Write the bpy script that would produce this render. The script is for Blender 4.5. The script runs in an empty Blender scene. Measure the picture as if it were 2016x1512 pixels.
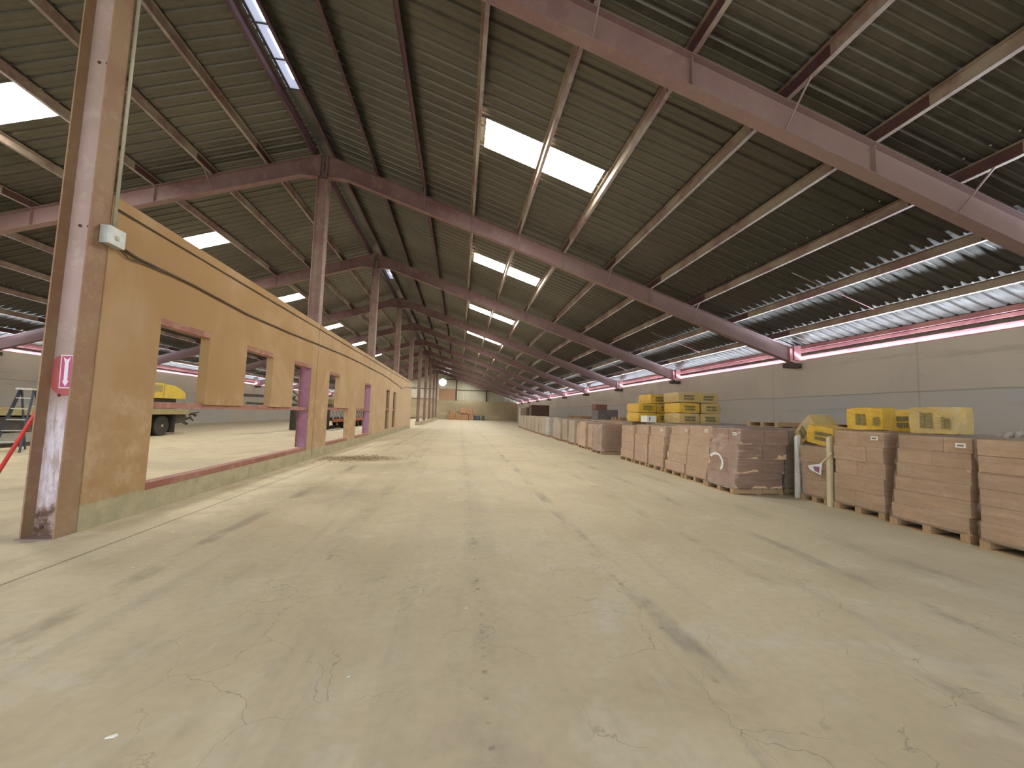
import bpy, bmesh, math, random
from mathutils import Vector, Matrix, noise as mnoise
PI = math.pi
sc = bpy.context.scene
C = sc.collection
random.seed(7)

# ---------------------------------------------------------------- camera
YAW, PITCH, ROLL, FPX, EYE = 0.1295, 0.0763, 0.0297, 770.0, 1.5
cy, sy = math.cos(YAW), math.sin(YAW)
F = Vector((sy*math.cos(PITCH), cy*math.cos(PITCH), math.sin(PITCH)))
R0 = Vector((cy, -sy, 0)); U0 = R0.cross(F)
R2 = R0*math.cos(ROLL) + U0*math.sin(ROLL)
U2 = -R0*math.sin(ROLL) + U0*math.cos(ROLL)
cam = bpy.data.objects.new('camera', bpy.data.cameras.new('camera'))
C.objects.link(cam)
cam.matrix_world = Matrix(((R2.x, U2.x, -F.x, 0), (R2.y, U2.y, -F.y, 0), (R2.z, U2.z, -F.z, EYE), (0, 0, 0, 1)))
cam.data.sensor_fit = 'HORIZONTAL'; cam.data.sensor_width = 36.0
cam.data.lens = FPX/2016*36.0
cam.data.clip_start = 0.05; cam.data.clip_end = 500
sc.camera = cam

# ---------------------------------------------------------------- world, exposure
sc.view_settings.view_transform = 'Standard'
sc.view_settings.look = 'None'
sc.view_settings.exposure = 0.0
sc.view_settings.gamma = 1.0
sc.view_settings.use_curve_mapping = False
try:
    sc.cycles.use_denoising = True
    sc.cycles.max_bounces = 7
    sc.cycles.diffuse_bounces = 4
    sc.cycles.glossy_bounces = 3
    sc.cycles.use_adaptive_sampling = True
    sc.cycles.adaptive_threshold = 0.03
    sc.cycles.transparent_max_bounces = 16
    sc.cycles.sample_clamp_indirect = 6.0
except Exception:
    pass
w = bpy.data.worlds.new('world'); sc.world = w; w.use_nodes = True
nt = w.node_tree
for n in list(nt.nodes): nt.nodes.remove(n)
wo = nt.nodes.new('ShaderNodeOutputWorld'); wb = nt.nodes.new('ShaderNodeBackground')
sky = nt.nodes.new('ShaderNodeTexSky')
sky.sky_type = 'NISHITA'; sky.sun_disc = False; sky.sun_elevation = math.radians(48); sky.sun_rotation = math.radians(130)
mixw = nt.nodes.new('ShaderNodeMixRGB'); mixw.inputs[0].default_value = 0.75
mixw.inputs[2].default_value = (1.0, 0.93, 0.80, 1)
nt.links.new(sky.outputs[0], mixw.inputs[1]); nt.links.new(mixw.outputs[0], wb.inputs[0]); nt.links.new(wb.outputs[0], wo.inputs[0])
wb.inputs[1].default_value = 1.1

def area(name, loc, direction, sx, sy_, power, col):
    l = bpy.data.lights.new(name, 'AREA'); l.shape = 'RECTANGLE'; l.size = sx; l.size_y = sy_
    l.energy = power; l.color = col
    o = bpy.data.objects.new(name, l); C.objects.link(o); o.location = loc
    o.rotation_euler = Vector(direction).to_track_quat('-Z', 'Y').to_euler()
    return o
RIDGE_X = -4.467
# daylight through the open near end of the shed, and up through the slots above both side walls
area('daylight_open_end', (RIDGE_X + 4, -3.6, 3.0), (0.12, 1, -0.16), 26, 5.5, 290, (1.0, 0.92, 0.78))
for s in (1, -1):
    l = area('daylight_eave_slot', (RIDGE_X + s*16.345, 40.0, 3.69), (-s*.35, 0, 1.0), 0.06, 84, 780, (0.72, 0.82, 1.0))
    # long side along Y
    zdir = -Vector((-s*.35, 0, 1.0)).normalized(); yv = Vector((0, 1, 0)); xv = yv.cross(zdir)
    l.rotation_euler = Matrix((xv, yv, zdir)).transposed().to_euler()
    # the same daylight coming in low over the wall top and grazing the underside of the sheets
    l2 = area('daylight_low_over_wall', (RIDGE_X + s*16.36, 40.0, 3.72), (-s*1.0, 0, .56), 0.06, 84, 3000, (0.72, 0.82, 1.0))
    zdir = -Vector((-s*1.0, 0, .56)).normalized(); xv = yv.cross(zdir)
    l2.rotation_euler = Matrix((xv, yv, zdir)).transposed().to_euler(); l2.data.spread = math.radians(24)

# ---------------------------------------------------------------- materials
def nodes_of(m):
    m.use_nodes = True
    return m.node_tree, m.node_tree.nodes['Principled BSDF']
def N(t, typ, **kw):
    n = t.nodes.new(typ)
    for k, v in kw.items(): setattr(n, k, v)
    return n
def L(t, a, b): t.links.new(a, b)
def pos_map(t, scale=(1, 1, 1), loc=(0, 0, 0), obj=False):
    if obj: g = N(t, 'ShaderNodeTexCoord').outputs['Object']
    else: g = N(t, 'ShaderNodeNewGeometry').outputs['Position']
    mp = N(t, 'ShaderNodeMapping'); mp.inputs['Scale'].default_value = scale; mp.inputs['Location'].default_value = loc
    L(t, g, mp.inputs[0]); return mp.outputs[0]
def noise(t, vec, scale, detail=4, rough=.55, dist=0):
    n = N(t, 'ShaderNodeTexNoise'); n.inputs['Scale'].default_value = scale; n.inputs['Detail'].default_value = detail
    n.inputs['Roughness'].default_value = rough; n.inputs['Distortion'].default_value = dist
    L(t, vec, n.inputs['Vector']); return n.outputs['Fac']
def ramp(t, fac, p0, p1, v0=0., v1=1.):
    n = N(t, 'ShaderNodeMapRange'); n.interpolation_type = 'SMOOTHSTEP'
    for i, v in zip((1, 2, 3, 4), (p0, p1, v0, v1)): n.inputs[i].default_value = v
    L(t, fac, n.inputs[0]); return n.outputs[0]
def mth(t, op, a, b=None):
    n = N(t, 'ShaderNodeMath', operation=op)
    for i, v in enumerate((a, b)):
        if v is None: continue
        if isinstance(v, (int, float)): n.inputs[i].default_value = v
        else: L(t, v, n.inputs[i])
    return n.outputs[0]
def mix(t, fac, a, b, mode='MIX'):
    n = N(t, 'ShaderNodeMixRGB', blend_type=mode)
    for i, v in enumerate((fac, a, b)):
        if isinstance(v, (int, float)): n.inputs[i].default_value = v
        elif isinstance(v, tuple): n.inputs[i].default_value = (*v[:3], 1)
        else: L(t, v, n.inputs[i])
    return n.outputs[0]
def bump(t, p, h, strength=.3, dist=.02):
    b = N(t, 'ShaderNodeBump'); b.inputs['Strength'].default_value = strength; b.inputs['Distance'].default_value = dist
    L(t, h, b.inputs['Height']); L(t, b.outputs[0], p.inputs['Normal'])
def mat(name, c1, c2=None, scale=3., rough=.7, metal=0., bumps=0., lo=.35, hi=.65, spec=.5, stretch=(1, 1, 1), c3=None, obj=False):
    m = bpy.data.materials.new(name); t, p = nodes_of(m)
    p.inputs['Roughness'].default_value = rough; p.inputs['Metallic'].default_value = metal
    p.inputs['Specular IOR Level'].default_value = spec
    c2 = c2 or tuple(x*.8 for x in c1)
    v = pos_map(t, stretch, obj=obj)
    n = noise(t, v, scale, 5, .6)
    col = mix(t, ramp(t, n, lo, hi), c1, c2)
    if c3: col = mix(t, ramp(t, noise(t, v, scale*.37, 3), .52, .68), col, c3)
    col = mix(t, ramp(t, noise(t, v, scale*9, 3), .3, .8, .0, .35), col, tuple(x*.62 for x in c1))
    L(t, col, p.inputs['Base Color'])
    if 'cardboard' in name:
        oi = N(t, 'ShaderNodeObjectInfo')
        col = mix(t, ramp(t, oi.outputs['Random'], 0, 1, 0, .5), col, tuple(x*k_ for x, k_ in zip(c1, (.72, .70, .72))))
        L(t, col, p.inputs['Base Color'])
    if bumps: bump(t, p, noise(t, v, scale*7, 4), bumps)
    return m
def emis(name, col, strength):
    m = bpy.data.materials.new(name); t, p = nodes_of(m)
    p.inputs['Base Color'].default_value = (*col, 1); p.inputs['Emission Color'].default_value = (*col, 1)
    p.inputs['Emission Strength'].default_value = strength; p.inputs['Roughness'].default_value = .5
    return m

M = {}
def floor_material():
    m = bpy.data.materials.new('dusty_concrete'); t, p = nodes_of(m)
    v = pos_map(t); sep = N(t, 'ShaderNodeSeparateXYZ'); L(t, v, sep.inputs[0]); X, Y = sep.outputs[0], sep.outputs[1]
    big = noise(t, v, .45, 4, .6, .4); mid = noise(t, v, 1.7, 5, .6, .8); fine = noise(t, v, 14, 4, .6)
    streak = noise(t, pos_map(t, (2.6, .16, 1)), 1.0, 5, .6, .3)
    streak2 = noise(t, pos_map(t, (7, .3, 1), (3, 1, 0)), 1.0, 4, .6, .2)
    col = mix(t, ramp(t, big, .33, .66), (.57, .485, .32), (.485, .405, .26))
    col = mix(t, ramp(t, mid, .48, .72, 0, .55), col, (.64, .57, .41))
    col = mix(t, ramp(t, mid, .25, .42, .45, 0), col, (.40, .31, .19))
    col = mix(t, ramp(t, streak, .52, .74, 0, .5), col, (.39, .34, .26))
    col = mix(t, ramp(t, streak2, .60, .8, 0, .3), col, (.29, .26, .215))
    p1 = noise(t, pos_map(t, (1, .7, 1), (5, 2, 0)), .9, 6, .72, 1.2); p2 = noise(t, pos_map(t, (1, .8, 1), (11, 7, 0)), 2.6, 6, .75, .8)
    col = mix(t, ramp(t, p1, .54, .66, 0, .40), col, (.45, .355, .265))
    col = mix(t, ramp(t, p1, .44, .34, 0, .40), col, (.60, .55, .43))
    col = mix(t, ramp(t, p2, .58, .70, 0, .35), col, (.66, .60, .47))
    col = mix(t, ramp(t, p2, .36, .28, 0, .30), col, (.38, .33, .23))
    # greyer towards the pallets, warm dust near the partition
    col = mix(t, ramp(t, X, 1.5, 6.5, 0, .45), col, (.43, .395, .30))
    dust = mth(t, 'MULTIPLY', ramp(t, X, -2.0, -4.0), ramp(t, mid, .40, .6))
    col = mix(t, mth(t, 'MULTIPLY', dust, .75), col, (.62, .54, .37))
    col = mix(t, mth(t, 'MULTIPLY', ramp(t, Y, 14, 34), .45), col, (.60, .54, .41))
    # rows of dark spots and skid lines running down the length of the slab
    wob = mth(t, 'MULTIPLY', mth(t, 'SUBTRACT', noise(t, v, .7, 2), .5), .12)
    def line(x0, wdt, spots, s0, s1, k, c=(.12, .11, .095)):
        nonlocal col
        d = mth(t, 'ABSOLUTE', mth(t, 'SUBTRACT', mth(t, 'ADD', X, wob), x0))
        sp = noise(t, pos_map(t, (1.5, spots, 1), (x0*3, 0, 0)), 1.0, 4, .7)
        f = mth(t, 'MULTIPLY', ramp(t, d, wdt, wdt*.25), ramp(t, sp, s0, s1))
        col = mix(t, mth(t, 'MULTIPLY', f, k), col, c)
    line(.21, .024, 9.0, .52, .66, .75)
    line(.21, .11, 1.2, .45, .75, .40)
    line(1.55, .13, .9, .42, .70, .50)
    line(1.50, .035, 3.5, .50, .70, .45)
    line(-1.30, .20, .8, .42, .72, .34)
    line(-1.25, .03, 3.0, .55, .72, .4)
    line(-1.75, .34, .6, .45, .7, .35, (.22, .20, .17))
    line(.25, .30, .5, .35, .7, .22, (.27, .24, .19))
    line(2.9, .13, .8, .46, .70, .42)
    line(3.9, .14, .7, .46, .70, .40)
    line(4.9, .20, .6, .46, .70, .35)
    line(-2.7, .13, .8, .42, .6, .55, (.24, .2, .14))
    # slab joint along the partition
    dj = mth(t, 'ABSOLUTE', mth(t, 'SUBTRACT', mth(t, 'ADD', X, mth(t, 'MULTIPLY', wob, .4)), -3.62))
    col = mix(t, ramp(t, dj, .016, .004, 0, .8), col, (.10, .085, .06))
    # cracks
    vd = N(t, 'ShaderNodeMixRGB', blend_type='ADD'); vd.inputs[0].default_value = .55
    nn = N(t, 'ShaderNodeTexNoise'); nn.inputs['Scale'].default_value = 2.2; nn.inputs['Detail'].default_value = 5
    L(t, v, nn.inputs['Vector']); L(t, v, vd.inputs[1]); L(t, nn.outputs['Color'], vd.inputs[2])
    vo = N(t, 'ShaderNodeTexVoronoi', feature='DISTANCE_TO_EDGE'); vo.inputs['Scale'].default_value = 1.9
    L(t, vd.outputs[0], vo.inputs['Vector'])
    crack = mth(t, 'MULTIPLY', ramp(t, vo.outputs['Distance'], .008, .001), ramp(t, noise(t, v, 1.1, 2), .44, .56))
    crack = mth(t, 'MULTIPLY', crack, ramp(t, Y, 6, 3.2))
    col = mix(t, mth(t, 'MULTIPLY', crack, .42), col, (.19, .14, .09))
    # trodden dirt and straw at the second panel joint
    dx = mth(t, 'MULTIPLY', mth(t, 'SUBTRACT', X, -3.0), .55); dy = mth(t, 'MULTIPLY', mth(t, 'SUBTRACT', Y, 12.7), .95)
    dd = mth(t, 'SQRT', mth(t, 'ADD', mth(t, 'MULTIPLY', dx, dx), mth(t, 'MULTIPLY', dy, dy)))
    dd = mth(t, 'ADD', dd, mth(t, 'MULTIPLY', mth(t, 'SUBTRACT', noise(t, v, 2.5, 6, .75), .5), 1.1))
    col = mix(t, ramp(t, dd, .95, .35, 0, .75), col, (.25, .18, .10))
    col = mix(t, ramp(t, fine, .35, .75, 0, .16), col, (.24, .21, .16))
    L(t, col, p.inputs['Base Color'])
    L(t, ramp(t, mid, .3, .7, .62, .9), p.inputs['Roughness'])
    p.inputs['Specular IOR Level'].default_value = .35
    h = mth(t, 'SUBTRACT', mth(t, 'MULTIPLY', fine, .4), crack)
    bump(t, p, h, .25, .01)
    return m
M['floor'] = floor_material()

def partition_material():
    m = bpy.data.materials.new('tan_painted_concrete'); t, p = nodes_of(m)
    v = pos_map(t); sep = N(t, 'ShaderNodeSeparateXYZ'); L(t, v, sep.inputs[0]); Y, Z = sep.outputs[1], sep.outputs[2]
    n1 = noise(t, v, .55, 4, .6, .6); n2 = noise(t, v, 3.2, 6, .7)
    drip = noise(t, pos_map(t, (1.2, 1.2, .35)), 1.1, 4, .6)
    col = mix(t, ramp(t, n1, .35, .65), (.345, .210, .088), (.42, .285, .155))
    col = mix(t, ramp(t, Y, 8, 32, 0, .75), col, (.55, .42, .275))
    col = mix(t, ramp(t, drip, .50, .75, 0, .4), col, (.36, .22, .12))
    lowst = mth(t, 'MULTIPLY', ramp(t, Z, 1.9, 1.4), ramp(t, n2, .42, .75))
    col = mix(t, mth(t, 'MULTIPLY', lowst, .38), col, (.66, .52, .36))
    col = mix(t, mth(t, 'MULTIPLY', ramp(t, drip, .38, .26), .5), col, (.58, .46, .30))
    # unpainted kerb below a ragged line
    edge = mth(t, 'ADD', Z, mth(t, 'MULTIPLY', mth(t, 'SUBTRACT', noise(t, v, 2.4, 5, .7), .5), .12))
    conc = mix(t, ramp(t, n2, .35, .65), (.34, .31, .195), (.43, .385, .25))
    col = mix(t, ramp(t, edge, .335, .285), col, conc)
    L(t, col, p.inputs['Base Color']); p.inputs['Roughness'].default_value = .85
    bump(t, p, n2, .18, .01)
    return m
M['partition'] = partition_material()

def sidewall_material():
    m = bpy.data.materials.new('grey_cast_concrete'); t, p = nodes_of(m)
    v = pos_map(t); sep = N(t, 'ShaderNodeSeparateXYZ'); L(t, v, sep.inputs[0]); Y, Z = sep.outputs[1], sep.outputs[2]
    n1 = noise(t, v, .5, 5, .6, .5); n2 = noise(t, v, 4, 6, .7); hz = noise(t, pos_map(t, (1, .22, 2.4)), 1.2, 5, .65)
    up = mix(t, ramp(t, n1, .35, .65), (.60, .545, .465), (.535, .49, .43))
    lo = mix(t, ramp(t, n1, .38, .62), (.50, .50, .485), (.55, .51, .445))
    edge = mth(t, 'ADD', Z, mth(t, 'MULTIPLY', mth(t, 'SUBTRACT', noise(t, pos_map(t, (1, .5, .2)), 1, 3), .5), .08))
    col = mix(t, ramp(t, edge, 2.405, 2.385), up, lo)
    d = mth(t, 'ABSOLUTE', mth(t, 'SUBTRACT', edge, 2.395))
    col = mix(t, ramp(t, d, .03, .004, 0, .55), col, (.22, .195, .155))
    col = mix(t, ramp(t, hz, .56, .70, 0, .35), col, (.30, .27, .22))
    col = mix(t, ramp(t, n2, .62, .75, 0, .3), col, (.28, .25, .21))
    # vertical pour joints every 4.9 m
    fr = mth(t, 'ABSOLUTE', mth(t, 'SUBTRACT', mth(t, 'FRACT', mth(t, 'DIVIDE', mth(t, 'SUBTRACT', Y, 6.3), 4.8)), .5))
    col = mix(t, ramp(t, fr, .008, .001, 0, .35), col, (.26, .235, .19))
    L(t, col, p.inputs['Base Color']); p.inputs['Roughness'].default_value = .9
    bump(t, p, n2, .2, .012)
    return m
M['sidewall'] = sidewall_material()
M['endwall'] = mat('buff_concrete', (.50, .43, .28), (.40, .335, .21), .35, .88, bumps=.1, stretch=(.4, 1, 1.4), c3=(.34, .29, .20))

def roof_material():
    m = bpy.data.materials.new('galvanised_sheet'); t, p = nodes_of(m)
    v = pos_map(t); n1 = noise(t, v, .5, 3); n2 = noise(t, v, 5, 4, .7)
    col = mix(t, ramp(t, n1, .35, .65), (.132, .127, .105), (.104, .102, .088))
    col = mix(t, ramp(t, n2, .4, .7, 0, .4), col, (.19, .18, .15))
    # every third sheet has weathered differently
    sh = N(t, 'ShaderNodeTexWhiteNoise', noise_dimensions='1D')
    sep = N(t, 'ShaderNodeSeparateXYZ'); L(t, v, sep.inputs[0])
    L(t, mth(t, 'FLOOR', mth(t, 'DIVIDE', sep.outputs[1], .915)), sh.inputs['W'])
    col = mix(t, mth(t, 'MULTIPLY', sh.outputs['Value'], .35), col, (.085, .08, .062))
    L(t, col, p.inputs['Base Color']); p.inputs['Metallic'].default_value = .55
    L(t, ramp(t, n2, .3, .7, .30, .46), p.inputs['Roughness'])
    return m
M['roof'] = roof_material()

def steel_material(name, base, dusty, maroon, k=.5):
    m = bpy.data.materials.new(name); t, p = nodes_of(m)
    v = pos_map(t); n1 = noise(t, v, .8, 4, .6, .5); n2 = noise(t, v, 5, 6, .75, .3); st = noise(t, pos_map(t, (6, 6, .9)), 1.2, 5, .7)
    col = mix(t, ramp(t, n1, .38, .62), base, maroon)
    col = mix(t, ramp(t, n2, .48, .66, 0, k), col, dusty)
    col = mix(t, ramp(t, st, .56, .72, 0, .35), col, tuple(x*.55 for x in base))
    if name == 'red_primed_steel':
        sep = N(t, 'ShaderNodeSeparateXYZ'); L(t, v, sep.inputs[0])
        col = mix(t, ramp(t, sep.outputs[2], 8.3, 5.6, 0, .62), mix(t, .35, col, maroon), (.345, .245, .24))
    L(t, col, p.inputs['Base Color']); p.inputs['Roughness'].default_value = .68
    bump(t, p, n2, .12, .006)
    return m
M['steel'] = steel_material('red_primed_steel', (.245, .165, .160), (.36, .29, .245), (.185, .095, .098))
M['steel_post'] = steel_material('dusty_primed_steel', (.30, .215, .19), (.40, .32, .255), (.25, .15, .14))
M['purple_steel'] = steel_material('purple_red_primed_steel', (.30, .155, .25), (.36, .22, .28), (.26, .11, .17), .35)
M['pink_steel'] = steel_material('pale_red_primed_steel', (.55, .27, .26), (.62, .38, .34), (.42, .17, .19), .4)
M['frame_steel'] = steel_material('rust_red_steel', (.33, .15, .115), (.44, .28, .21), (.26, .10, .075), .6)
M['purlin'] = steel_material('dusty_purlin_steel', (.30, .25, .19), (.37, .32, .25), (.20, .12, .10), .5)
M['maroon'] = steel_material('dark_maroon_steel', (.085, .035, .035), (.13, .08, .07), (.06, .02, .025), .3)

def near_web_material():
    m = bpy.data.materials.new('scuffed_painted_steel'); t, p = nodes_of(m)
    v = pos_map(t); sep = N(t, 'ShaderNodeSeparateXYZ'); L(t, v, sep.inputs[0]); Z = sep.outputs[2]
    n2 = noise(t, v, 6, 6, .7, .4); n3 = noise(t, pos_map(t, (9, 9, 1.6)), 1.4, 5, .65); n1 = noise(t, v, 1.1, 4)
    col = mix(t, ramp(t, n1, .35, .65), (.43, .31, .30), (.36, .27, .235))
    col = mix(t, ramp(t, n2, .5, .7, 0, .5), col, (.52, .43, .38))
    e = mth(t, 'ADD', Z, mth(t, 'MULTIPLY', mth(t, 'SUBTRACT', n2, .5), .5))
    white = mth(t, 'MULTIPLY', ramp(t, e, 1.55, 1.25), ramp(t, e, .22, .34))
    white = mth(t, 'MULTIPLY', white, ramp(t, n3, .40, .58, .12, .95))
    white = mth(t, 'MULTIPLY', white, ramp(t, n2, .30, .5, .35, 1))
    col = mix(t, white, col, (.68, .62, .70))
    rust = ramp(t, e, .36, .22)
    rcol = mix(t, ramp(t, n2, .42, .6), (.13, .075, .05), (.42, .30, .27))
    col = mix(t, rust, col, rcol)
    L(t, col, p.inputs['Base Color']); p.inputs['Roughness'].default_value = .6
    bump(t, p, n2, .2, .006)
    return m
M['near_web'] = near_web_material()
M['near_flange'] = steel_material('brown_primed_steel', (.30, .20, .115), (.38, .275, .165), (.27, .15, .09), .5)
M['carton'] = mat('brown_cardboard', (.72, .50, .305), (.64, .43, .255), 2.2, .75, lo=.3, hi=.7, c3=(.75, .56, .37))
M['carton2'] = mat('dull_cardboard', (.60, .50, .37), (.50, .40, .29), 2.4, .75, c3=(.63, .54, .41))
M['dark_carton'] = mat('dark_brown_cardboard', (.13, .075, .055), (.10, .06, .045), 3, .8)
M['wood'] = mat('pallet_wood', (.46, .31, .17), (.36, .23, .12), 6, .85, stretch=(1, 6, 6), bumps=.2)
M['yellow'] = mat('yellow_plastic_bag', (.68, .43, .05), (.60, .37, .04), 5, .34, bumps=.4, c3=(.56, .42, .17))
M['yellow_dusty'] = mat('dusty_yellow_bag', (.56, .40, .125), (.47, .36, .18), 5, .35, bumps=.4, c3=(.46, .38, .24))
M['ink'] = mat('dark_print', (.16, .145, .06), (.24, .20, .09), 9, .5)
M['white'] = mat('white_board', (.74, .73, .68), (.64, .62, .56), 5, .6)
M['cream'] = mat('cream_board', (.66, .58, .38), (.58, .49, .31), 5, .6)
M['label'] = mat('white_label_paper', (.80, .80, .78), (.72, .72, .70), 20, .6)
M['black'] = mat('black_rubber', (.05, .043, .034), (.035, .03, .025), 8, .8)
M['dark_metal'] = mat('dark_metal', (.045, .04, .034), (.075, .065, .05), 5, .7)
M['grey_metal'] = mat('grey_metal', (.42, .42, .40), (.34, .34, .32), 5, .45, metal=.5)
M['galv'] = mat('galvanised_box', (.52, .55, .53), (.45, .47, .45), 12, .45, metal=.4)
M['deck'] = mat('weathered_deck_board', (.36, .30, .15), (.28, .24, .12), 3, .85, stretch=(1, 1, 4), bumps=.2)
M['hub'] = mat('dusty_wheel', (.50, .45, .34), (.34, .29, .2), 9, .7)
M['machine_yellow'] = mat('machine_yellow', (.66, .50, .05), (.58, .42, .05), 4, .5, c3=(.5, .4, .12))
M['orange'] = mat('orange_paint', (.55, .16, .06), (.45, .12, .05), 4, .6)
M['red_pole'] = mat('red_paint', (.72, .06, .05), (.62, .05, .05), 5, .4)
M['blue_rail'] = mat('dark_blue_fibreglass', (.035, .045, .07), (.05, .06, .09), 5, .5)
M['aluminium'] = mat('aluminium', (.72, .72, .68), (.62, .62, .58), 10, .35, metal=.6)
M['siding'] = mat('pale_siding_sheet', (.66, .62, .58), (.58, .54, .50), 1.5, .5)
M['gable'] = mat('pale_ribbed_sheet', (.56, .54, .42), (.47, .46, .38), .6, .5, stretch=(2.5, 1, .5))
M['plywood'] = mat('plywood_sheet', (.42, .26, .16), (.38, .23, .14), 1.3, .8)
M['grey_bundle'] = mat('grey_wrapped_bundle', (.17, .15, .145), (.13, .115, .115), 3, .6)
M['brick'] = mat('red_brown_box', (.21, .085, .065), (.17, .07, .055), 5, .7)
M['tarp'] = mat('orange_brown_carton', (.47, .27, .145), (.39, .21, .11), 3.5, .5, bumps=.4)
M['drum'] = mat('blue_grey_drum', (.11, .165, .20), (.09, .13, .15), 3, .5)
M['drum_green'] = mat('grey_green_drum', (.13, .17, .13), (.10, .13, .10), 3, .5)
M['red_patch'] = mat('brick_red_paint', (.46, .105, .11), (.40, .09, .10), 6, .6)
M['sign_red'] = mat('magenta_red_sign', (.50, .07, .20), (.46, .06, .18), 9, .4)
M['sign_white'] = mat('sign_white', (.82, .74, .84), (.80, .72, .82), 9, .4)
M['cable'] = mat('black_cable', (.07, .05, .035), (.09, .065, .045), 9, .6)
M['conduit'] = mat('grey_conduit', (.48, .46, .36), (.42, .40, .31), 9, .5, metal=.2)
M['scrap'] = mat('crumpled_paper', (.8, .78, .72), (.7, .67, .6), 20, .8)
M['straw'] = mat('straw_and_dirt', (.36, .27, .13), (.22, .15, .08), 30, .95)
M['skylight'] = emis('daylit_skylight_sheet', (1.0, .955, .87), 46)
M['ridge_pane'] = emis('daylit_ridge_sheet', (.50, .55, .78), .75)
M['ridge_slit'] = emis('daylit_open_slit', (.72, .92, 1.0), 4.0)
M['vent_glow'] = emis('daylit_vent_opening', (.84, .88, 1.0), 14)
M['gap_dot'] = emis('daylit_pin_hole', (.85, .88, 1.0), 6)

def film_material(name, tint, haze=.10, gloss=.16):
    m = bpy.data.materials.new(name); m.use_nodes = True; t = m.node_tree
    for n in list(t.nodes): t.nodes.remove(n)
    out = N(t, 'ShaderNodeOutputMaterial'); tr = N(t, 'ShaderNodeBsdfTransparent'); gl = N(t, 'ShaderNodeBsdfGlossy'); df = N(t, 'ShaderNodeBsdfDiffuse')
    tr.inputs[0].default_value = (*tint, 1); gl.inputs['Roughness'].default_value = .18; df.inputs[0].default_value = (.72, .63, .56, 1)
    gl.inputs[0].default_value = (1, 1, 1, 1)
    v = pos_map(t, (1.1, 1.1, 6.5)); wr = noise(t, v, 2.2, 6, .7, 1.5)
    b = N(t, 'ShaderNodeBump'); b.inputs['Strength'].default_value = 1.0; b.inputs['Distance'].default_value = .09
    L(t, wr, b.inputs['Height']); L(t, b.outputs[0], gl.inputs['Normal'])
    m1 = N(t, 'ShaderNodeMixShader'); m2 = N(t, 'ShaderNodeMixShader')
    L(t, ramp(t, wr, .30, .85, haze*.3, haze*1.7), m1.inputs[0]); L(t, tr.outputs[0], m1.inputs[1]); L(t, df.outputs[0], m1.inputs[2])
    lw = N(t, 'ShaderNodeLayerWeight'); lw.inputs[0].default_value = .18; L(t, b.outputs[0], lw.inputs['Normal'])
    L(t, mth(t, 'MINIMUM', mth(t, 'ADD', mth(t, 'MULTIPLY', lw.outputs['Fresnel'], .5), gloss*.5), .6), m2.inputs[0])
    L(t, m1.outputs[0], m2.inputs[1]); L(t, gl.outputs[0], m2.inputs[2]); L(t, m2.outputs[0], out.inputs[0])
    return m
M['film'] = film_material('stretch_film', (1, .985, .965), .12, .26)
M['film_shaded'] = film_material('shade_tinted_stretch_film', (.78, .68, .68), .12, .45)  # dark tint paints in the shade on the end faces, besides layered film
M['film_white'] = film_material('cloudy_stretch_film', (.92, .92, .92), .5, .3)

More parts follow.
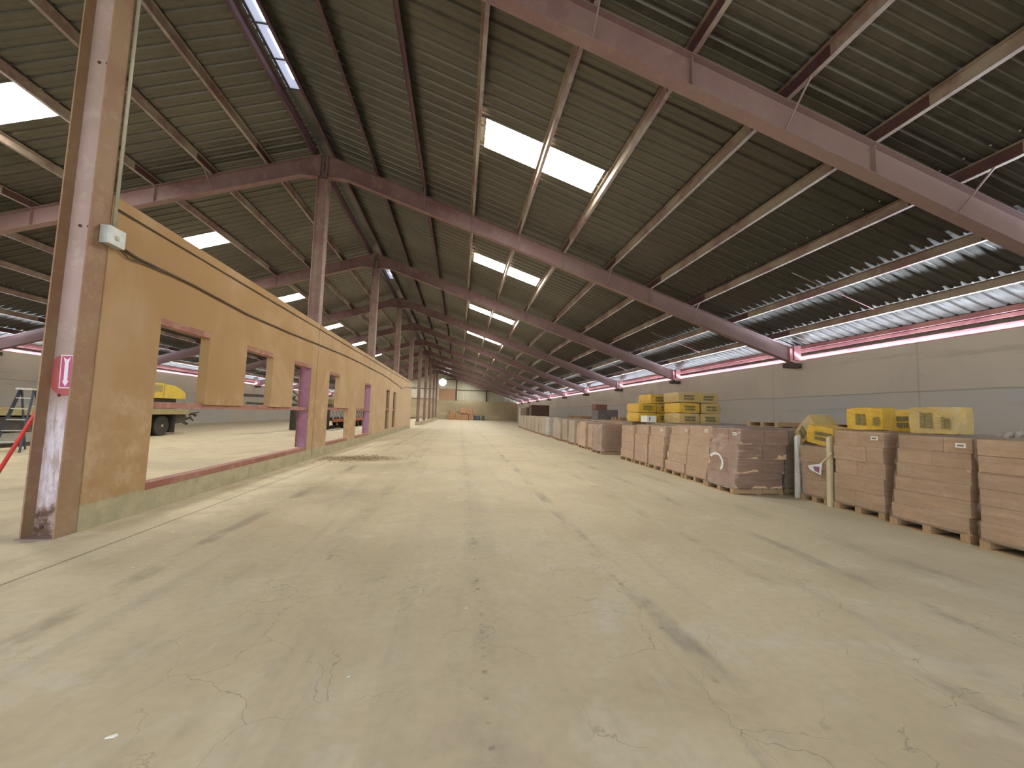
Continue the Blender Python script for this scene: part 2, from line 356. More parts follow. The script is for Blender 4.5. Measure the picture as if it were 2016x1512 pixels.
# ---------------------------------------------------------------- mesh helpers
class MB:
    def __init__(s): s.b = bmesh.new()
    def quad(s, pts):
        vs = [s.b.verts.new(p) for p in pts]; return s.b.faces.new(vs)
    def hexa(s, a, b_):               # two quads (4 pts each), joined
        v0 = [s.b.verts.new(p) for p in a]; v1 = [s.b.verts.new(p) for p in b_]
        n = len(v0)
        s.b.faces.new(v0[::-1]); s.b.faces.new(v1)
        for i in range(n): s.b.faces.new((v0[i], v0[(i+1) % n], v1[(i+1) % n], v1[i]))
        return s
    def box(s, x0, x1, y0, y1, z0, z1):
        return s.hexa([(x0, y0, z0), (x1, y0, z0), (x1, y1, z0), (x0, y1, z0)], [(x0, y0, z1), (x1, y0, z1), (x1, y1, z1), (x0, y1, z1)])
    def obox(s, c, d, rot=None):      # centred, rotated box
        h = [Vector((sx*d[0]/2, sy_*d[1]/2, sz*d[2]/2)) for sz in (-1, 1) for sx, sy_ in ((-1, -1), (1, -1), (1, 1), (-1, 1))]
        if rot is not None: h = [rot @ q for q in h]
        h = [q + Vector(c) for q in h]
        return s.hexa(h[:4], h[4:])
    def bar(s, p, q, wdt, hgt=None):  # rectangular bar between two points
        p, q = Vector(p), Vector(q); d = q-p; ln = d.length; rot = d.to_track_quat('Y', 'Z').to_matrix()
        return s.obox((p+q)/2, (wdt, ln, hgt or wdt), rot)
    def tube(s, pts, r, seg=8, cap=True):
        pts = [Vector(p) for p in pts]; rings = []
        for i, p in enumerate(pts):
            d = (pts[min(i+1, len(pts)-1)] - pts[max(i-1, 0)]).normalized()
            u = d.orthogonal().normalized() if i == 0 else (pu - d*pu.dot(d)).normalized()
            pu = u; v = d.cross(u); rr = r[i] if isinstance(r, (list, tuple)) else r
            rings.append([s.b.verts.new(p + (u*math.cos(2*PI*k/seg) + v*math.sin(2*PI*k/seg))*rr) for k in range(seg)])
        for a, b_ in zip(rings, rings[1:]):
            for k in range(seg): s.b.faces.new((a[k], a[(k+1) % seg], b_[(k+1) % seg], b_[k]))
        if cap: s.b.faces.new(rings[0][::-1]); s.b.faces.new(rings[-1])
        return s
    def lathe(s, c, axis, prof, seg=24):   # prof: (radius, offset along axis)
        axis = Vector(axis).normalized(); u = axis.orthogonal().normalized(); v = axis.cross(u); c = Vector(c); rings = []
        for r, o in prof:
            rings.append([s.b.verts.new(c + axis*o + (u*math.cos(2*PI*k/seg)+v*math.sin(2*PI*k/seg))*max(r, 1e-4)) for k in range(seg)])
        for a, b_ in zip(rings, rings[1:]):
            for k in range(seg): s.b.faces.new((a[k], a[(k+1) % seg], b_[(k+1) % seg], b_[k]))
        s.b.faces.new(rings[0][::-1]); s.b.faces.new(rings[-1])
        return s
    def build(s, name, m, parent=None, smooth=False, bevel=0, kind=None):
        bmesh.ops.recalc_face_normals(s.b, faces=s.b.faces)
        if bevel: bmesh.ops.bevel(s.b, geom=list(s.b.edges), offset=bevel, segments=2, affect='EDGES', profile=.6)
        me = bpy.data.meshes.new(name); s.b.to_mesh(me); s.b.free()
        me.materials.append(M[m] if isinstance(m, str) else m)
        if smooth: me.polygons.foreach_set('use_smooth', [True]*len(me.polygons))
        o = bpy.data.objects.new(name, me); C.objects.link(o)
        if parent is not None: o.parent = parent
        if kind: o['kind'] = kind
        return o
def tag(o, label, cat, group=None, kind=None):
    o['label'] = label; o['category'] = cat
    if group: o['group'] = group
    if kind: o['kind'] = kind
    return o
def thing(name, label, cat, loc=(0, 0, 0), group=None, rot=(0, 0, 0)):
    o = bpy.data.objects.new(name, None); C.objects.link(o); o.location = loc; o.rotation_euler = rot
    o.empty_display_size = .2
    return tag(o, label, cat, group)
def dup(root, loc, label=None, rotz=None):
    r = root.copy(); C.objects.link(r); r.location = loc
    if rotz is not None: r.rotation_euler = (0, 0, rotz)
    if label: r['label'] = label
    for ch in list(root.children):
        c = ch.copy(); C.objects.link(c); c.parent = r
        for g in list(ch.children):
            d = g.copy(); C.objects.link(d); d.parent = c
    return r
WORDS = ['first', 'second', 'third', 'fourth', 'fifth', 'sixth', 'seventh', 'eighth', 'ninth', 'tenth', 'eleventh', 'twelfth', 'thirteenth', 'fourteenth', 'fifteenth', 'sixteenth', 'seventeenth', 'eighteenth', 'nineteenth', 'twentieth', 'twenty-first', 'twenty-second', 'twenty-third', 'twenty-fourth', 'twenty-fifth']
ORD = ['nearest', 'second', 'third', 'fourth', 'fifth', 'sixth', 'seventh', 'eighth', 'ninth', 'tenth', 'eleventh', 'twelfth', 'thirteenth', 'fourteenth']

# ---------------------------------------------------------------- dimensions
SL = .328                         # roof slope
XR, XL = 11.83, RIDGE_X*2 - 11.83 # inner faces of the side walls
YN, YF = -4.0, 81.0               # near and far ends
ZW = 3.67                         # side wall height
YK = [5.06] + [12.3 + 7.62*i for i in range(9)]      # frame positions
def rtop(dx): return 9.34 - SL*dx
def rbot(dx): return min(8.84 - SL*dx, 8.62)
def roofz(dx): return 9.56 - SL*dx

# ---------------------------------------------------------------- shell
b = MB(); b.box(XL-1, XR+1, YN-8, YF+1, -.2, 0); b.build('floor', 'floor', kind='structure')
b = MB(); b.box(XR, XR+.17, YN, YF, 0, ZW); b.build('wall_right', 'sidewall', kind='structure')
b = MB(); b.box(XL-.17, XL, YN, YF, 0, ZW); b.build('wall_left', 'sidewall', kind='structure')
# far end wall: concrete dado, ribbed gable above
b = MB(); b.box(XL, XR, YF, YF+.2, 0, 3.87); b.build('wall_far', 'endwall', kind='structure')
b = MB(); per = .305; n = int((XR-XL+1)/per)
xs = []
for i in range(n+1):
    x0 = XL-.5 + i*per
    for o, d in ((0, 0), (.20, 0), (.225, .035), (.28, .035)): xs.append((x0+o, YF+.06+d))
for (xa, ya), (xb, yb) in zip(xs, xs[1:]):
    za, zb = roofz(abs(xa-RIDGE_X))+.02, roofz(abs(xb-RIDGE_X))+.02
    b.quad([(xa, ya, 3.87), (xb, yb, 3.87), (xb, yb, max(zb, 3.9)), (xa, ya, max(za, 3.9))])
b.build('wall_far_gable', 'gable', kind='structure')

# roof: one ribbed sheet, left open where the skylight panels and ridge sheets sit
SKY_Y = []                        # skylight panel spans, one per bay and slope
stations = []; y = YN; i = 0
PROF = ((0, 0), (.095, 0), (.105, .008), (.125, .008), (.135, 0), (.205, 0), (.228, .036), (.278, .036), (.30, 0))
while y < YF+.3:
    for o, z in PROF: stations.append((y+o, z, i))
    y += .305; i += 1
bays = [(YK[k]+YK[k+1])/2 for k in range(9)] + [YK[9] + 3.9]
sky_idx = {}
for bi, yc in enumerate(bays):
    i0 = round((yc-.15-.457-YN)/.305); sky_idx[bi] = (i0, i0+3); SKY_Y.append((YN+i0*.305, YN+(i0+3)*.305))
def sky_span(bi, s):
    a, c = sky_idx[bi]
    return (a+2, c+2) if (bi == 0 and s < 0) else (a, c)
DXS = [.16, 4.80, 7.52, 17.0]
b = MB()
for s in (1, -1):
    cols = []; skyset = {i for bi in sky_idx for i in range(*sky_span(bi, s))}
    for (yy, pz, i) in stations:
        cols.append([b.b.verts.new((RIDGE_X + s*dx, yy, roofz(dx)+pz)) for dx in DXS])
    for k in range(len(cols)-1):
        for j in range(3):
            if j == 1 and stations[k][2] in skyset: continue
            b.b.faces.new((cols[k][j], cols[k+1][j], cols[k+1][j+1], cols[k][j+1]))
b.build('ceiling', 'roof', kind='structure')
side_name = {1: 'right', -1: 'left'}
for s in (1, -1):
    for bi in sky_idx:
        i0, i1 = sky_span(bi, s)
        b = MB(); st = [q for q in stations if i0 <= q[2] < i1] + [(YN+i1*.305, 0, i1)]
        y0 = st[0][0]; yc = (st[0][0]+st[-1][0])/2; zc = roofz(6.1); xc = RIDGE_X+s*6.1
        for a, c in zip(st, st[1:]):
            b.quad([(RIDGE_X+s*4.80-xc, a[0]-yc, roofz(4.80)+a[1]-zc), (RIDGE_X+s*4.80-xc, c[0]-yc, roofz(4.80)+c[1]-zc),
                    (RIDGE_X+s*7.52-xc, c[0]-yc, roofz(7.52)+c[1]-zc), (RIDGE_X+s*7.52-xc, a[0]-yc, roofz(7.52)+a[1]-zc)])
        o = b.build('skylight_panel', 'skylight'); o.location = (xc, yc, zc)
        tag(o, f'glowing white skylight panel, {ORD[bi]} one along the {side_name[s]} roof slope', 'skylight', 'skylight panels in the roof')

# ridge cap with three daylit lengths
RIDGE_LIT = [(6.6, 10.1), (21.3, 24.4), (37.2, 40.0)]
b = MB(); edges = [YN] + [v for p_ in RIDGE_LIT for v in p_] + [YF+.2]
for a, c in zip(edges[::2], edges[1::2]):
    b.box(RIDGE_X-.34, RIDGE_X+.34, a, c, 9.60, 9.62)
b.build('trim_1', 'roof', kind='structure')
for q, (a, c) in enumerate(RIDGE_LIT):
    t_ = thing('ridge_skylight', ['long bluish skylight along the roof ridge, nearest of three', 'bluish ridge skylight showing beyond the second rafter pair', 'small far ridge skylight glinting behind the posts'][q], 'skylight', (RIDGE_X, a, 9.6), 'skylights along the ridge')
    ln = c-a
    MB().box(-.34, .34, 0, ln, .02, .03).build('ridge_sheet', 'ridge_pane', t_)
    MB().box(-.31, -.25, 0, ln+.2, -.01, .0).build('edge_slit', 'ridge_slit', t_)
    y = .05
    while y < ln-.7:
        MB().box(.03, .14, y+.12, min(y+.78, ln-.35), .005, .015).build('open_slit', 'ridge_slit', t_)
        y += .86
    y = 0
    while y < ln:
        MB().box(-.3, .3, y, y+.03, -.02, .0).build('cross_bar', 'dark_metal', t_); y += .86
    MB().box(-.19, -.14, 0, ln, -.03, .01).build('edge_strip', 'dark_metal', t_)

# ---------------------------------------------------------------- purlins
PURL = [.27] + [1.585 + 1.513*i for i in range(10)]
for s in (1, -1):
    for pi, dx in enumerate(PURL):
        x = RIDGE_X + s*dx; zb = rtop(dx)+.012; zt = roofz(dx)-.004
        t_ = thing('roof_purlin', f'long steel purlin under the {side_name[s]} roof slope, ' + ('beside the ridge' if pi == 0 else f'{WORDS[pi-1]} one down from the ridge' if pi < 9 else ('next to the eave strut' if pi == 9 else 'last before the wall')), 'purlin', (x, 0, zb), 'purlins running the length of the roof')
        hh = zt-zb
        m_ = 'maroon' if (pi < 3 and s > 0) or pi == 0 else 'purlin'
        b = MB(); b.box(-.005, .005, YN, YF, .006, hh-.006); b.box(-.005, .07*s, YN, YF, 0, .008) if s > 0 else b.box(.07*s, .005, YN, YF, 0, .008)
        b.box(min(0, -.06*s), max(0, -.06*s), YN, YF, hh-.03, hh-.022)
        b.build('purlin_bar', m_, t_)
        for k in range(6):
            yk = YK[k]
            b = MB(); b.box(-.012, .012, yk-.8, yk+.62, .01, hh-.03); b.build('lap_plate', 'maroon', t_)

# ---------------------------------------------------------------- frames
def make_rafter(s, k):
    t_ = thing('steel_rafter', f'red primed steel rafter of the {side_name[s]} slope, {ORD[k]} frame from the camera', 'rafter', (RIDGE_X, YK[k], 0), 'rafters of the roof frames')
    xs_ = [0.03, .68, 4, 8, 12, 16.02]
    def fx(dx): return s*dx
    b = MB()
    for a, c in zip(xs_, xs_[1:]):
        b.hexa([(fx(a), -.007, rbot(a)), (fx(c), -.007, rbot(c)), (fx(c), -.007, rtop(c)), (fx(a), -.007, rtop(a))],
               [(fx(a), .007, rbot(a)), (fx(c), .007, rbot(c)), (fx(c), .007, rtop(c)), (fx(a), .007, rtop(a))])
    b.build('web', 'steel', t_)
    for nm, f_, o in (('bottom_flange', rbot, -.014), ('top_flange', rtop, -.004)):
        b = MB()
        for a, c in zip(xs_, xs_[1:]):
            b.hexa([(fx(a), -.1, f_(a)+o), (fx(c), -.1, f_(c)+o), (fx(c), .1, f_(c)+o), (fx(a), .1, f_(a)+o)],
                   [(fx(a), -.1, f_(a)+o+.013), (fx(c), -.1, f_(c)+o+.013), (fx(c), .1, f_(c)+o+.013), (fx(a), .1, f_(a)+o+.013)])
        b.build(nm, 'steel', t_)
    if s > 0:
        for o in (-.1, .1):
            MB().box(o-.012, o+.012, -.09, .09, 8.64, rtop(.1)-.01).build('stiffener', 'steel', t_)
    # diagonal braces from the lower flange up to the purlins on the near side
    for pi in range(1, 9):
        dx = PURL[pi]
        if k < 7 and pi % 2 == 0:
            MB().bar((fx(dx), -.02, rbot(dx)+.02), (fx(dx+.02), -.50, rtop(dx)+.03), .022, .022).build('flange_brace', 'steel', t_)
        if pi in (3, 5, 7) and k < 5:
            MB().box(fx(dx)-.006, fx(dx)+.006, -.09, -.01, rbot(dx)+.03, rtop(dx)-.03).build('stiffener', 'steel_post', t_)
    # seat at the wall
    e = 16.02; x0, x1 = sorted((fx(e), fx(e+.26)))
    MB().box(x0, x1, -.1, .1, ZW+.012, rtop(e)+.1).build('end_plate', 'pink_steel', t_)
    x0, x1 = sorted((fx(15.86), fx(15.96)))
    MB().box(x0, x1, -.09, .09, rbot(15.95)-.0, rtop(15.95)-.02).build('stiffener', 'pink_steel', t_)
    x0, x1 = sorted((fx(15.75), fx(16.28)))
    MB().box(x0, x1, -.12, .12, 3.40, 3.56).build('bearing_bracket', 'dark_metal', t_)
    return t_
for s in (1, -1):
    for k in range(10):
        make_rafter(s, k)

def make_post(k):
    y = YK[k]; near = k == 0
    t_ = thing('steel_column', ['tall steel post with a red arrow sign, nearest the camera', 'steel post rising behind the partition at its first panel joint', 'steel post rising behind the partition at its second joint', 'steel post rising behind the partition at its third joint', 'steel post at the far end of the partition'][k] if k < 5 else f'free-standing purplish steel post on the low kerb, {ORD[k-5].replace("nearest", "first")} past the partition', 'column', (-4.46, y, 0), 'posts under the ridge')
    z0 = 0 if k < 5 else .39
    zt = 8.6
    MB().box(-.148, .148, -.01+.02, .01+.02, z0+.01, zt).build('web', 'near_web' if near else ('steel_post'), t_)
    for sx in (-1, 1):
        MB().box(min(sx*.148, sx*.163), max(sx*.148, sx*.163), -.115, .135, z0+.01, zt).build('flange', 'near_flange' if near else 'steel_post', t_)
    MB().box(-.19, .163, -.14, .14, z0, z0+.012).build('base_plate', 'steel_post', t_)
    if near:
        for bx, bz in ((-.07, .1), (.075, .1), (-.05, 1.56), (.06, 1.56), (-.04, 3.55), (.05, 3.55), (-.04, 5.6), (.05, 5.6)):
            MB().lathe((bx, .009, bz), (0, -1, 0), ((.018, 0), (.018, .008), (.008, .012)), 10).build('bolt', 'maroon', t_)
        # sprayed red oval behind the sign
        b = MB(); pts = []
        for q in range(28):
            a = 2*PI*q/28; rx = .19 if math.cos(a) < 0 else .15
            pts.append((max(-.146, min(.146, -.01 + rx*math.cos(a))), .0085, 1.80 + .235*math.sin(a)*(1+.06*math.sin(3*a))))
        b.hexa(pts, [(p_[0], .0055, p_[2]) for p_ in pts]); b.build('red_paint_patch', 'red_patch', t_)['label'] = 'brick red sprayed oval'
    return t_
for k in range(10): make_post(k)

# arrow sign on the near post
sg = thing('arrow_sign', 'white-outlined magenta sign with a down-pointing arrow on the nearest post', 'sign', (-4.462, YK[0]+.0035, 1.83), None, (0, math.radians(-1.5), 0))
MB().box(-.062, .062, -.003, 0, -.19, .19).build('sign_plate', 'sign_red', sg)
b = MB(); w_, h_ = .062, .19
for x0, x1, z0, z1 in ((-w_, w_, h_-.010, h_), (-w_, w_, -h_, -h_+.010), (-w_, -w_+.009, -h_+.01, h_-.01), (w_-.009, w_, -h_+.01, h_-.01)):
    b.box(x0, x1, -.005, -.0032, z0, z1)
b.build('border', 'sign_white', sg)
b = MB()
b.box(-.019, .019, -.005, -.0032, -.105, .10)
b.hexa([(-.034, -.005, -.105), (.034, -.005, -.105), (0, -.005, -.168)], [(-.034, -.0032, -.105), (.034, -.0032, -.105), (0, -.0032, -.168)])
b.hexa([(-.036, -.005, .165), (0, -.005, .135), (.036, -.005, .165), (.019, -.005, .10), (-.019, -.005, .10)],
       [(-.036, -.0032, .165), (0, -.0032, .135), (.036, -.0032, .165), (.019, -.0032, .10), (-.019, -.0032, .10)])
b.build('arrow', 'sign_white', sg)

# ---------------------------------------------------------------- partition
XP0, XP1 = -4.43, -4.285     # back and front face
HP = 4.0
def panel(y0, y1, holes, back0, back1, idx):
    """solid panel of boxes around rectangular openings; holes: (ya, yb, za, zb)"""
    ys = sorted({y0, y1} | {v for h in holes for v in h[:2]}); zs = sorted({0, HP} | {v for h in holes for v in h[2:]})
    b = MB()
    for ya, yb in zip(ys, ys[1:]):
        run = None
        for za, zb in zip(zs, zs[1:]):
            ym, zm = (ya+yb)/2, (za+zb)/2
            solid = not any(h[0] < ym < h[1] and h[2] < zm < h[3] for h in holes)
            if solid: run = (run[0], zb) if run else (za, zb)
            if (not solid or zb == HP) and run:
                b.box(XP0, XP1, ya, yb, run[0], run[1]); run = None
    # thin lips that lap over the post face at each joint
    if back0: b.box(-4.293, XP1, y0-back0, y0, 0, HP)
    if back1: b.box(-4.293, XP1, y1, y1+back1, 0, HP)
    bmesh.ops.remove_doubles(b.b, verts=b.b.verts, dist=1e-5)
    o = b.build('wall_partition', 'partition', kind='structure')
    # cap rail standing slightly proud, leaving a dark groove under it
    MB().box(XP0-.01, XP1+.018, y0-back0+.01, y1+back1-.01, 3.875, HP+.01).build('cap_rail', 'partition', o)
    return o
def steel(o, kind, ya, yb, z0, z1, x0=XP0-.02, x1=XP1-.005):
    MB().box(x0, x1, ya, yb, z0, z1).build(kind, 'frame_steel', o)
P = panel(5.20, 12.165, [(6.13, 11.86, .39, 1.50), (6.13, 7.24, 1.49, 2.72), (8.42, 9.55, 1.49, 2.72), (10.70, 11.86, 1.49, 2.72)], 0, .11, 0)
steel(P, 'sill_beam', 6.13, 11.86, .30, .392, x1=XP1+.006)
steel(P, 'mid_rail', 6.13, 11.86, 1.43, 1.52, x1=XP1-.03)
for a, c in ((6.13, 7.24), (8.42, 9.55), (10.70, 11.86)): steel(P, 'lintel', a, c, 2.63, 2.722, x1=XP1+.002)
P = panel(12.435, 19.785, [(13.45, 15.87, .39, 1.52), (17.03, 19.49, .39, 1.52), (13.45, 14.54, 1.50, 2.72), (18.30, 19.49, 1.50, 2.72)], .13, .11, 1)
steel(P, 'sill_beam', 13.45, 15.87, .30, .392, x1=XP1+.006); steel(P, 'sill_beam', 17.03, 19.49, .30, .392, x1=XP1+.006)
steel(P, 'mid_rail', 13.45, 15.87, 1.45, 1.54, x1=XP1-.03); steel(P, 'mid_rail', 17.03, 19.49, 1.45, 1.54, x1=XP1+.02)
steel(P, 'lintel', 13.45, 14.54, 2.63, 2.722, x1=XP1+.002); steel(P, 'lintel', 18.3, 19.49, 2.63, 2.722, x1=XP1+.002)
P = panel(20.055, 27.405, [(23.5, 24.6, .39, 2.76), (25.9, 27.0, .39, 2.72)], .13, .11, 2)
for a, c in ((23.5, 24.6), (25.9, 27.0)):
    steel(P, 'mid_rail', a, c, 1.50, 1.60); steel(P, 'lintel', a, c, 2.66, 2.76)
P = panel(27.675, 35.2, [], .13, 0, 3)
def jamb(o, y, m_='purple_steel', w_=.27, z0=.39, z1=2.66):
    MB().box(XP1-.01-w_, XP1-.012, y-.012, y-.002, z0, z1).build('jamb_plate', m_, o)
    MB().box(XP1-.02-w_, XP1-.01-w_, y-.06, y-.002, z0, z1).build('jamb_lip', 'frame_steel', o)
_pp = [o for o in C.objects if o.name.startswith('wall_partition')]
jamb(_pp[0], 11.86); jamb(_pp[1], 19.49)
MB().box(XP0+.02, XP0+.035, 25.9, 27.0, .39, 2.66).build('infill_board', 'maroon', _pp[2])
MB().box(XP0+.02, XP0+.035, 23.9, 24.6, .39, 2.66).build('infill_board', 'dark_carton', _pp[2])
# low kerb carrying the posts beyond the partition
b = MB(); b.box(-4.68, XP1, 42.4, 73.6, 0, .385); b.build('trim_2', 'endwall', kind='structure')

# junction box, conduit, cables
jb = thing('junction_box', 'small grey electrical box on the nearest post beside the partition', 'electrical box', (-4.255, 5.13, 3.48))
MB().box(-.035, .07, -.07, .16, -.11, .11).build('box_body', 'galv', jb, bevel=.006)
MB().lathe((.072, .045, -.01), (1, 0, 0), ((.028, 0), (.028, .006), (.01, .008)), 12).build('knockout', 'conduit', jb)
tag(MB().tube([(-4.272, 5.22, 3.60), (-4.272, 5.22, 8.55)], .018, 8).build('conduit_pipe', 'conduit', smooth=True), 'thin grey conduit running up the nearest post from the electrical box', 'conduit')
cpts = [(5.31, 3.42), (5.6, 3.388), (6.67, 3.383), (8.27, 3.32), (10.3, 3.345), (12.3, 3.40), (15, 3.46), (17.3, 3.47), (19.4, 3.45), (22, 3.44), (24.5, 3.36), (27.05, 3.244), (29.3, 3.10), (31, 3.3), (33.1, 3.46), (35, 3.46)]
tag(MB().tube([(-4.262, yy, zz) for yy, zz in cpts], .017, 6).build('cable_or_groove', 'cable', smooth=True), 'dark cable sagging along the upper part of the tan partition', 'cable')
gp = [(5.25 + i*1.5, 3.862 + .006*math.sin(i*1.7)) for i in range(20)]  # dark tube added to draw the groove line below the cap rail
tag(MB().tube([(-4.272, yy, zz) for yy, zz in gp], .011, 6).build('cable_or_groove', 'cable', smooth=True), 'dark line standing for the groove under the top rail of the partition', 'cable')
tag(MB().tube([(-4.262, 5.31, 3.385), (-4.262, 5.45, 3.33), (-4.262, 5.8, 3.36), (-4.262, 6.1, 3.37)], .009, 6).build('cable_or_groove', 'cable', smooth=True), 'short loose cable looping below the electrical box', 'cable')

# ---------------------------------------------------------------- eave members and siding
for s in (1, -1):
    X0 = RIDGE_X; nm = side_name[s]
    def bx(a, c, z0, z1): 
        x0, x1 = sorted((X0+s*a, X0+s*c)); return MB().box(x0, x1, YN, YF, z0, z1)
    tag(bx(16.40, 16.46, ZW+.012, 3.845).build('eave_rail', 'pink_steel'), f'pale pink steel rail lying on top of the {nm} side wall', 'rail', 'eave rails')
    tag(bx(16.40, 16.45, 3.965, 4.05).build('eave_rail', 'pink_steel'), f'thin pink steel rail above the bright slot of the {nm} side wall', 'rail', 'eave rails')
    b = bx(16.33, 16.34, 4.07, 4.195); x0, x1 = sorted((X0+s*16.34, X0+s*16.40)); b.box(x0, x1, YN, YF, 4.07, 4.078); b.box(x0, x1, YN, YF, 4.175, 4.185)
    tag(b.build('eave_strut', 'pink_steel'), f'pink steel eave strut under the lower edge of the {nm} roof slope', 'strut', 'eave struts')
    b = MB(); y = YN
    while y < YF:
        for o0, o1, d0, d1 in ((0, .2, 0, 0), (.2, .225, 0, .035), (.225, .28, .035, .035), (.28, .305, .035, 0)):
            xa, xb = X0+s*(16.86+d0), X0+s*(16.86+d1)
            b.quad([(xa, y+o0, 3.0), (xb, y+o1, 3.0), (xb, y+o1, 4.2), (xa, y+o0, 4.2)])
        y += .305
    b.build('trim_3' if s > 0 else 'trim_4', 'siding', kind='structure')
    # sag rods between the lower purlins
    for k in range(9):
        ym = bays[k]
        for q, (a, c) in enumerate(((PURL[9]+.1, PURL[10]-.05), (PURL[8]+.5, PURL[9]-.05))):
            if k < 6:
                tag(MB().tube([(X0+s*a, ym, rtop(a)+.1), (X0+s*c, ym-.02, rtop(c)+.06)], .009, 6).build('sag_rod', 'pink_steel' if q == 0 else 'conduit'),
                    f'thin rod between the two lowest {nm} purlins in the {ORD[k]} bay' if q == 0 else f'thin rod just above the lowest {nm} purlins in the {ORD[k]} bay', 'rod', 'sag rods near the eaves')
# screws lit along the lower right purlins
for s in (1, -1):
    for row, dx in enumerate((PURL[8]-.18, PURL[9]-.18)):
        b = MB(); y = YN+.25
        while y < 40:
            b.lathe((RIDGE_X+s*dx, y, roofz(dx)-.001), (0, 0, -1), ((.014, 0), (.014, .012), (.005, .018)), 6); y += .305
        o = b.build('roof_screw', 'aluminium'); tag(o, f'row of bright screw tips along the {"lower" if row else "upper"} {side_name[s]} purlin near the eave', 'screws', None, 'stuff')

# ---------------------------------------------------------------- far end wall members
tag(MB().box(-4.35, -1.0, YF-.04, YF-.005, 3.93, 6.2).build('plywood_panel', 'plywood'), 'brown plywood sheet high on the far end wall', 'panel')
for q, (x, z0) in enumerate(((-.9, 3.87), (5.3, 3.87), (-10.6, 3.87))):
    tag(MB().box(x-.12, x+.12, YF-.22, YF-.05, z0, roofz(abs(x-RIDGE_X))-.3).build('end_wall_post', 'dark_metal'), ['dark post beside the plywood sheet on the far end wall', 'dark post right of the middle of the far end wall', 'dark post on the left half of the far end wall'][q], 'column', 'posts of the far end wall')
for q, (x0, x1, z, m_) in enumerate(((-.75, 10.2, 6.05, 'dark_metal'), (-4.2, -1.05, 8.15, 'dark_metal'), (-14.5, -4.8, 6.15, 'dark_metal'), (-20, -4.8, 4.1, 'frame_steel'))):
    tag(MB().box(x0, x1, YF-.12, YF-.04, z-.07, z+.07).build('end_wall_girt', m_), ['dark girt across the right gable of the far wall', 'dark girt above the round vent', 'dark girt across the left gable of the far wall', 'rust red girt low on the left part of the far wall'][q], 'girt', 'girts of the far end wall')
vt = thing('round_vent', 'round vent opening blazing with daylight high on the far wall', 'vent', (-3.75, YF-.06, 7.55))
MB().lathe((0, 0, 0), (0, -1, 0), ((.72, 0), (.72, .02)), 40).build('opening', 'vent_glow', vt)
b = MB(); b.lathe((0, 0, 0), (0, -1, 0), ((.73, 0), (.80, 0), (.80, .06), (.73, .06), (.73, .0)), 40); b.build('rim', 'grey_metal', vt)

# ---------------------------------------------------------------- pallets
def pallet_mesh(wd, dp):          # wd along Y, dp along X, origin at centre bottom
    parts = []
    b = MB()
    n_ = 7
    for i in range(n_):
        x = -dp/2 + dp*(i+.5)/n_
        b.box(x-dp/n_*.36, x+dp/n_*.36, -wd/2, wd/2, .108, .126)
    parts.append(('pallet_deck', b))
    b = MB()
    for x in (-dp/2+.05, 0, dp/2-.05): b.box(x-.05, x+.05, -wd/2, wd/2, 0, .016)
    parts.append(('pallet_base', b))
    b = MB()
    for yy in (-wd/2+.06, 0, wd/2-.06): b.box(-dp/2, dp/2, yy-.05, yy+.05, .0165, .1075)
    parts.append(('pallet_bearers', b))
    return parts
_pal = {}
def add_pallet(parent, wd, dp, detail):
    key = (round(wd, 2), round(dp, 2), detail)
    if key in _pal:
        for src in _pal[key]:
            c = src.copy(); C.objects.link(c); c.parent = parent
        return
    out = []
    if detail:
        root = None
        for nm, b in pallet_mesh(wd, dp):
            o = b.build(nm, 'wood'); o.parent = parent; out.append(o)
    else:
        b = MB(); b.box(-dp/2, dp/2, -wd/2, wd/2, .095, .126)
        for yy in (-wd/2+.06, 0, wd/2-.06): b.box(-dp/2, dp/2, yy-.05, yy+.05, 0, .095)
        out.append(b.build('pallet', 'wood', parent))
    _pal[key] = out
def film_shell(parent, wd, dp, z0, z1, offs, m, seed, flare=.03, bot=None):
    """wrinkled skin around the load; offs(z) -> (dx, dy, grow)"""
    nz, nu = 40, 64; b = MB(); rows = []
    for iz in range(nz+1):
        z = z0 + (z1-z0)*iz/nz; ox, oy, g = offs(z); row = []
        for iu in range(nu):
            a = 2*PI*iu/nu; ca, sa = math.cos(a), math.sin(a)
            k = 1/max(abs(ca), abs(sa)); k = min(k, 1.36)
            nn = mnoise.noise(Vector((ca*2.2+seed, sa*2.2, z*4)))*.018 + mnoise.noise(Vector((ca*3, sa*3+seed, z*11)))*.020
            hx, hy = dp/2+.052+g+max(nn, -.03), wd/2+.052+g+max(nn, -.03)
            zz = z
            if iz == nz: zz = z + .012
            row.append(b.b.verts.new((ca*k*hx+ox, sa*k*hy+oy, zz)))
        rows.append(row)
    for r0, r1 in zip(rows, rows[1:]):
        for i in range(nu): b.b.faces.new((r0[i], r0[(i+1) % nu], r1[(i+1) % nu], r1[i]))
    b.b.faces.new(rows[-1])
    return b.build('stretch_film', m, parent, smooth=True)
